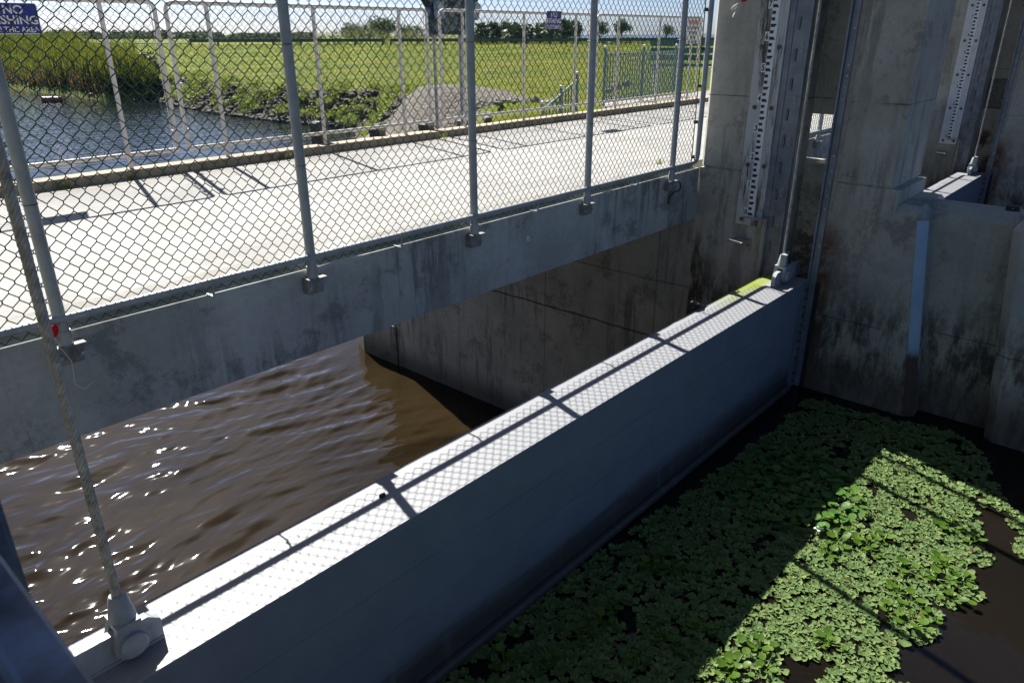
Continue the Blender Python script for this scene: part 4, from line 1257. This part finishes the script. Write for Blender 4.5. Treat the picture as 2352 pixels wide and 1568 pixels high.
# riprap and gravel
m = MB()
k = 0
while k < 1500:
    y = random.uniform(33, 76); x = bankx(y) + random.uniform(-.4, 4.2); z = terrain(x, y)
    if z > zfield(x, y) - .10 + noise.noise(Vector((x * .4, y * .4, 2))) * .25: k += .2; continue
    if noise.noise(Vector((x * .35, y * .35, 11))) > .32: k += .2; continue
    rock_geo(m, (x, y, max(z, ZUP - .05) + .02), random.uniform(.12, .36), 1, .75); k += 1
o = m.build('riprap', M['rock'], None); tag(o, 'dark broken rocks armouring the canal bank', 'rocks', kind='stuff')
V, F = [], []
c = Vector((24.3, 26.0)); n = 44
for j in range(n + 1):
    for i in range(n + 1):
        u, v = i / n * 2 - 1, j / n * 2 - 1
        x = c.x + u * 3.7; y = c.y + v * 5.0; r = math.hypot(u, v)
        h = max(0, 1 - r * r) ** .8 * .8
        z = max(terrain(x, y), -4.8) + h - .12 * (r > .98) - .5 * max(0, r - 1) + noise.noise(Vector((x * 2.3, y * 2.3, 1))) * .05 * (h > 0)
        V.append((x, y, z))
for j in range(n):
    for i in range(n): a = j * (n + 1) + i; F.append((a, a + 1, a + n + 2, a + n + 1))
o = raw_mesh('gravel_heap', V, F, M['gravel'], smooth=True); tag(o, 'grey brown gravel heap on the bank beyond the far fence', 'gravel heap')
m = MB()
for i in range(420):
    a = random.uniform(0, 6.28); r = random.uniform(.5, 1.15) ; x = c.x + math.cos(a) * r * 5.2 - 1; y = c.y + math.sin(a) * r * 6.4 + 1
    rock_geo(m, (x, y, max(terrain(x, y), -5.7) + .05), random.uniform(.08, .28), 1, .7)
o = m.build('rubble', M['stone'], None); tag(o, 'loose pale stones scattered round the gravel heap', 'stones', kind='stuff')

# ------------------------------------------------------------------ floating plants
MAT_PX = [(1000, 1568), (1190, 1410), (1400, 1262), (1650, 1085), (1800, 975), (1858, 915), (1960, 945), (2060, 968), (2190, 995), (2250, 1040), (2285, 1110), (2310, 1160), (2352, 1200), (2360, 1285), (2290, 1280), (2230, 1310), (2240, 1372), (2150, 1400), (2135, 1470), (2050, 1490), (2090, 1568)]
MATP = [at_z(x, y, ZPOOL).xy for x, y in MAT_PX]
MATP = [(p.x, p.y) for p in MATP]
MATP += [(3.6, .15), (2.2, -.3), (.9, .6), (1.0, 2.55)]
def inside(x, y, poly):
    r = False; n = len(poly)
    for i in range(n):
        x1, y1 = poly[i]; x2, y2 = poly[i - 1]
        if (y1 > y) != (y2 > y) and x < (x2 - x1) * (y - y1) / (y2 - y1) + x1: r = not r
    return r
def rosette(rng, r):
    V, F = [], []
    nl = rng.randint(6, 9)
    for k in range(nl):
        az = k * 2.399 + rng.uniform(-.25, .25)
        L = r * rng.uniform(.65, 1.05) * (1 if k > 2 else .62); el = rng.uniform(.05, .28) + (.35 if k <= 2 else 0)
        cz, sz = math.cos(az), math.sin(az)
        prof = [(0.0, .08), (.30, .24), (.62, .46), (.86, .48), (1.0, .28)]
        n0 = len(V)
        for t, w in prof:
            rr = L * t; h = rr * math.sin(el) - .10 * L * t * t
            for sd in (-1, 0, 1):
                ww = w * L * sd; hh = h + abs(sd) * w * L * .22 - (.0 if sd else .012 * t)
                xr = rr * math.cos(el) - (0.06 * L if (sd == 0 and t == 1.0) else 0)
                V.append((cz * xr - sz * ww, sz * xr + cz * ww, hh + .004))
        for i in range(len(prof) - 1):
            for j in range(2):
                a = n0 + i * 3 + j; F.append((a, a + 1, a + 4, a + 3))
    return V, F
rng = random.Random(11)
PROTO = []
for i in range(8):
    V, F = rosette(rng, rng.uniform(.062, .080)); me = bpy.data.meshes.new('water_lettuce'); me.from_pydata(V, [], F); me.materials.append(M['lettuce'])
    me.polygons.foreach_set('use_smooth', [True] * len(me.polygons)); PROTO.append((me, V, F))
pts = []
xs_ = [p[0] for p in MATP]; ys_ = [p[1] for p in MATP]
tries = 0
while tries < 42000:
    tries += 1
    x = rng.uniform(min(xs_), max(xs_)); y = rng.uniform(min(ys_), max(ys_))
    if not inside(x, y, MATP): continue
    hole = noise.noise(Vector((x * 1.6, y * 1.6, 4)))
    if hole > .52 or noise.noise(Vector((x * 5, y * 5, 9))) > .33: continue
    if all((x - a) ** 2 + (y - b) ** 2 > .058 ** 2 for a, b in pts): pts.append((x, y))
def sunlit(x, y): return y < 1.42 and x < 6.95 + (y - .35) * .14
HY = [at_z(x, y, ZPOOL).xy for x, y in ((1925, 1245), (1905, 1275), (1990, 1255), (2000, 1270), (2030, 1240), (1950, 1230), (2060, 1360), (2095, 1385), (2150, 1330), (2190, 1380), (2170, 1300), (2210, 1340), (1760, 1535), (1690, 1530), (1680, 1548), (2130, 1420), (2100, 1440), (1745, 1490), (1900, 1480), (2040, 1410), (2080, 1310), (1900, 1190), (2180, 1215), (2240, 1245))]
HYSH = [at_z(x, y, ZPOOL).xy for x, y in ((1520, 1290), (1545, 1315), (1500, 1310), (1410, 1400), (1380, 1430), (1560, 1490), (1460, 1520), (1600, 1450), (1330, 1460), (1250, 1530), (1500, 1455), (1160, 1520))]
pts = [p for p in pts if all((p[0] - h.x) ** 2 + (p[1] - h.y) ** 2 > .05 ** 2 for h in HY)]
lit = [p for p in pts if sunlit(*p)]
lit.sort(key=lambda p: math.hypot(p[0], p[1]))
indiv = set(lit[:300])
V, F = [], []
for (x, y) in pts:
    me, v0, f0 = PROTO[rng.randrange(8)]
    a = rng.uniform(0, 6.28); s = rng.uniform(.72, 1.2)
    if (x, y) in indiv:
        o = bpy.data.objects.new('water_lettuce', me); COL.objects.link(o); o.location = (x, y, ZPOOL + rng.uniform(0, .012)); o.rotation_euler = (rng.uniform(-.12, .12), rng.uniform(-.12, .12), a); o.scale = (s, s, s)
        tag(o, 'pale green water lettuce rosette floating in the sunlit patch', 'water lettuce', 'water lettuce rosettes in the sunlit patch')
    else:
        n0 = len(V); c, sn = math.cos(a), math.sin(a); dz = rng.uniform(0, .012)
        V += [(x + s * (p[0] * c - p[1] * sn), y + s * (p[0] * sn + p[1] * c), ZPOOL + dz + s * p[2]) for p in v0]
        F += [tuple(i + n0 for i in f) for f in f0]
o = raw_mesh('floating_mat', V, F, M['lettuce'], smooth=True); tag(o, 'floating mat of small water lettuce filling the shaded pool', 'floating plants', kind='stuff')

def hyacinth_geo(rng, nl=7):
    V, F = [], []
    for k in range(nl):
        az = k * 2.399 + rng.uniform(-.4, .4); rr = rng.uniform(.02, .10); h = rng.uniform(.02, .05); R0 = rng.uniform(.018, .031)
        bx, by = math.cos(az) * rr, math.sin(az) * rr
        n0 = len(V)                                        # petiole
        for z, w in ((0, .007), (h * .4, .009), (h, .004)):
            q = z / h
            for j in range(4): V.append((bx * q + w * math.cos(j * 1.571), by * q + w * math.sin(j * 1.571), z))
        for i in range(2):
            for j in range(4): a = n0 + i * 4 + j; b = n0 + i * 4 + (j + 1) % 4; F.append((a, b, b + 4, a + 4))
        n0 = len(V); tl = rng.uniform(.0, .55); N = 10; ux, uy = math.cos(az), math.sin(az); V.append((bx + ux * R0 * .8 * math.cos(tl), by + uy * R0 * .8 * math.cos(tl), h + R0 * .64 * math.sin(tl) - .002))
        for ring, dish in ((.55, .0), (1.0, .05)):
            for j in range(N):
                t = 6.283 * j / N; a = math.cos(t) * R0 * ring * 1.1 + R0 * .8; b = math.sin(t) * R0 * ring
                V.append((bx + ux * a * math.cos(tl) - uy * b, by + uy * a * math.cos(tl) + ux * b, h + a * math.sin(tl) * .8 + dish * R0))
        for j in range(N):
            j2 = (j + 1) % N
            F.append((n0, n0 + 1 + j, n0 + 1 + j2)); F.append((n0 + 1 + j, n0 + 1 + N + j, n0 + 1 + N + j2, n0 + 1 + j2))
    return V, F
HP = []
for i in range(4):
    V, F = hyacinth_geo(rng, rng.randint(5, 8)); me = bpy.data.meshes.new('water_hyacinth'); me.from_pydata(V, [], F); me.materials.append(M['hyacinth']); me.polygons.foreach_set('use_smooth', [True] * len(me.polygons)); HP.append(me)
for lst, lb, gp in ((HY, 'glossy bright green water hyacinth among the sunlit rosettes', 'water hyacinths in the sunlit patch'), (HYSH, 'dark glossy water hyacinth in the shaded mat', 'water hyacinths in the shaded mat')):
    for i, p in enumerate(lst):
        o = bpy.data.objects.new('water_hyacinth', HP[i % 4]); COL.objects.link(o); o.location = (p.x, p.y, ZPOOL + .005); o.rotation_euler = (0, 0, rng.uniform(0, 6.28)); s = rng.uniform(.8, 1.15); o.scale = (s, s, s)
        tag(o, lb, 'water hyacinth', gp)
# round leaved pennywort patch in the shade
V, F = [], []
PW = [(p.x, p.y) for p in (at_z(x, y, ZPOOL) for x, y in ((1660, 1110), (1780, 1040), (1900, 1050), (1960, 1130), (2010, 1200), (1900, 1230), (1760, 1220), (1690, 1170)))]
for i in range(900):
    x = rng.uniform(4.5, 7.6); y = rng.uniform(1.2, 2.6)
    if not inside(x, y, PW): continue
    R0 = rng.uniform(.018, .042); h = rng.uniform(.03, .085); n0 = len(V); N = 11; tx, ty = rng.uniform(-.3, .3), rng.uniform(-.3, .3)
    V.append((x, y, ZPOOL + h - .003))
    for j in range(N):
        t = 6.283 * j / N; a, b = math.cos(t) * R0, math.sin(t) * R0; V.append((x + a, y + b, ZPOOL + h + a * tx + b * ty + .002 * math.sin(t * 5)))
    for j in range(N): F.append((n0, n0 + 1 + j, n0 + 1 + (j + 1) % N))
o = raw_mesh('pennywort', V, F, M['penny'], smooth=True); tag(o, 'round leaved pennywort patch in the shade beside the gate', 'floating plants', kind='stuff')
# white petals
p = at_z(1881, 1214, ZPOOL + .06)
fl = thing('white_flower', 'single white flower at the edge of the sunlit patch', 'flower', (p.x, p.y, ZPOOL))
m = MB(); m.tube([(p.x, p.y, ZPOOL), (p.x, p.y, p.z)], .003, 5); m.build('stem', M['hyacinth'], fl)
for k in range(4):
    a = k * 1.57 + .4; bm = bmesh.new(); bmesh.ops.create_icosphere(bm, subdivisions=2, radius=1, matrix=Matrix.Translation((p.x + .02 * math.cos(a), p.y + .02 * math.sin(a), p.z)) @ Matrix.Rotation(a, 4, 'Z') @ Matrix.Diagonal((.022, .016, .007, 1)))
    MB().bm(bm).build('petal', M['signwhite'], fl, smooth=True)
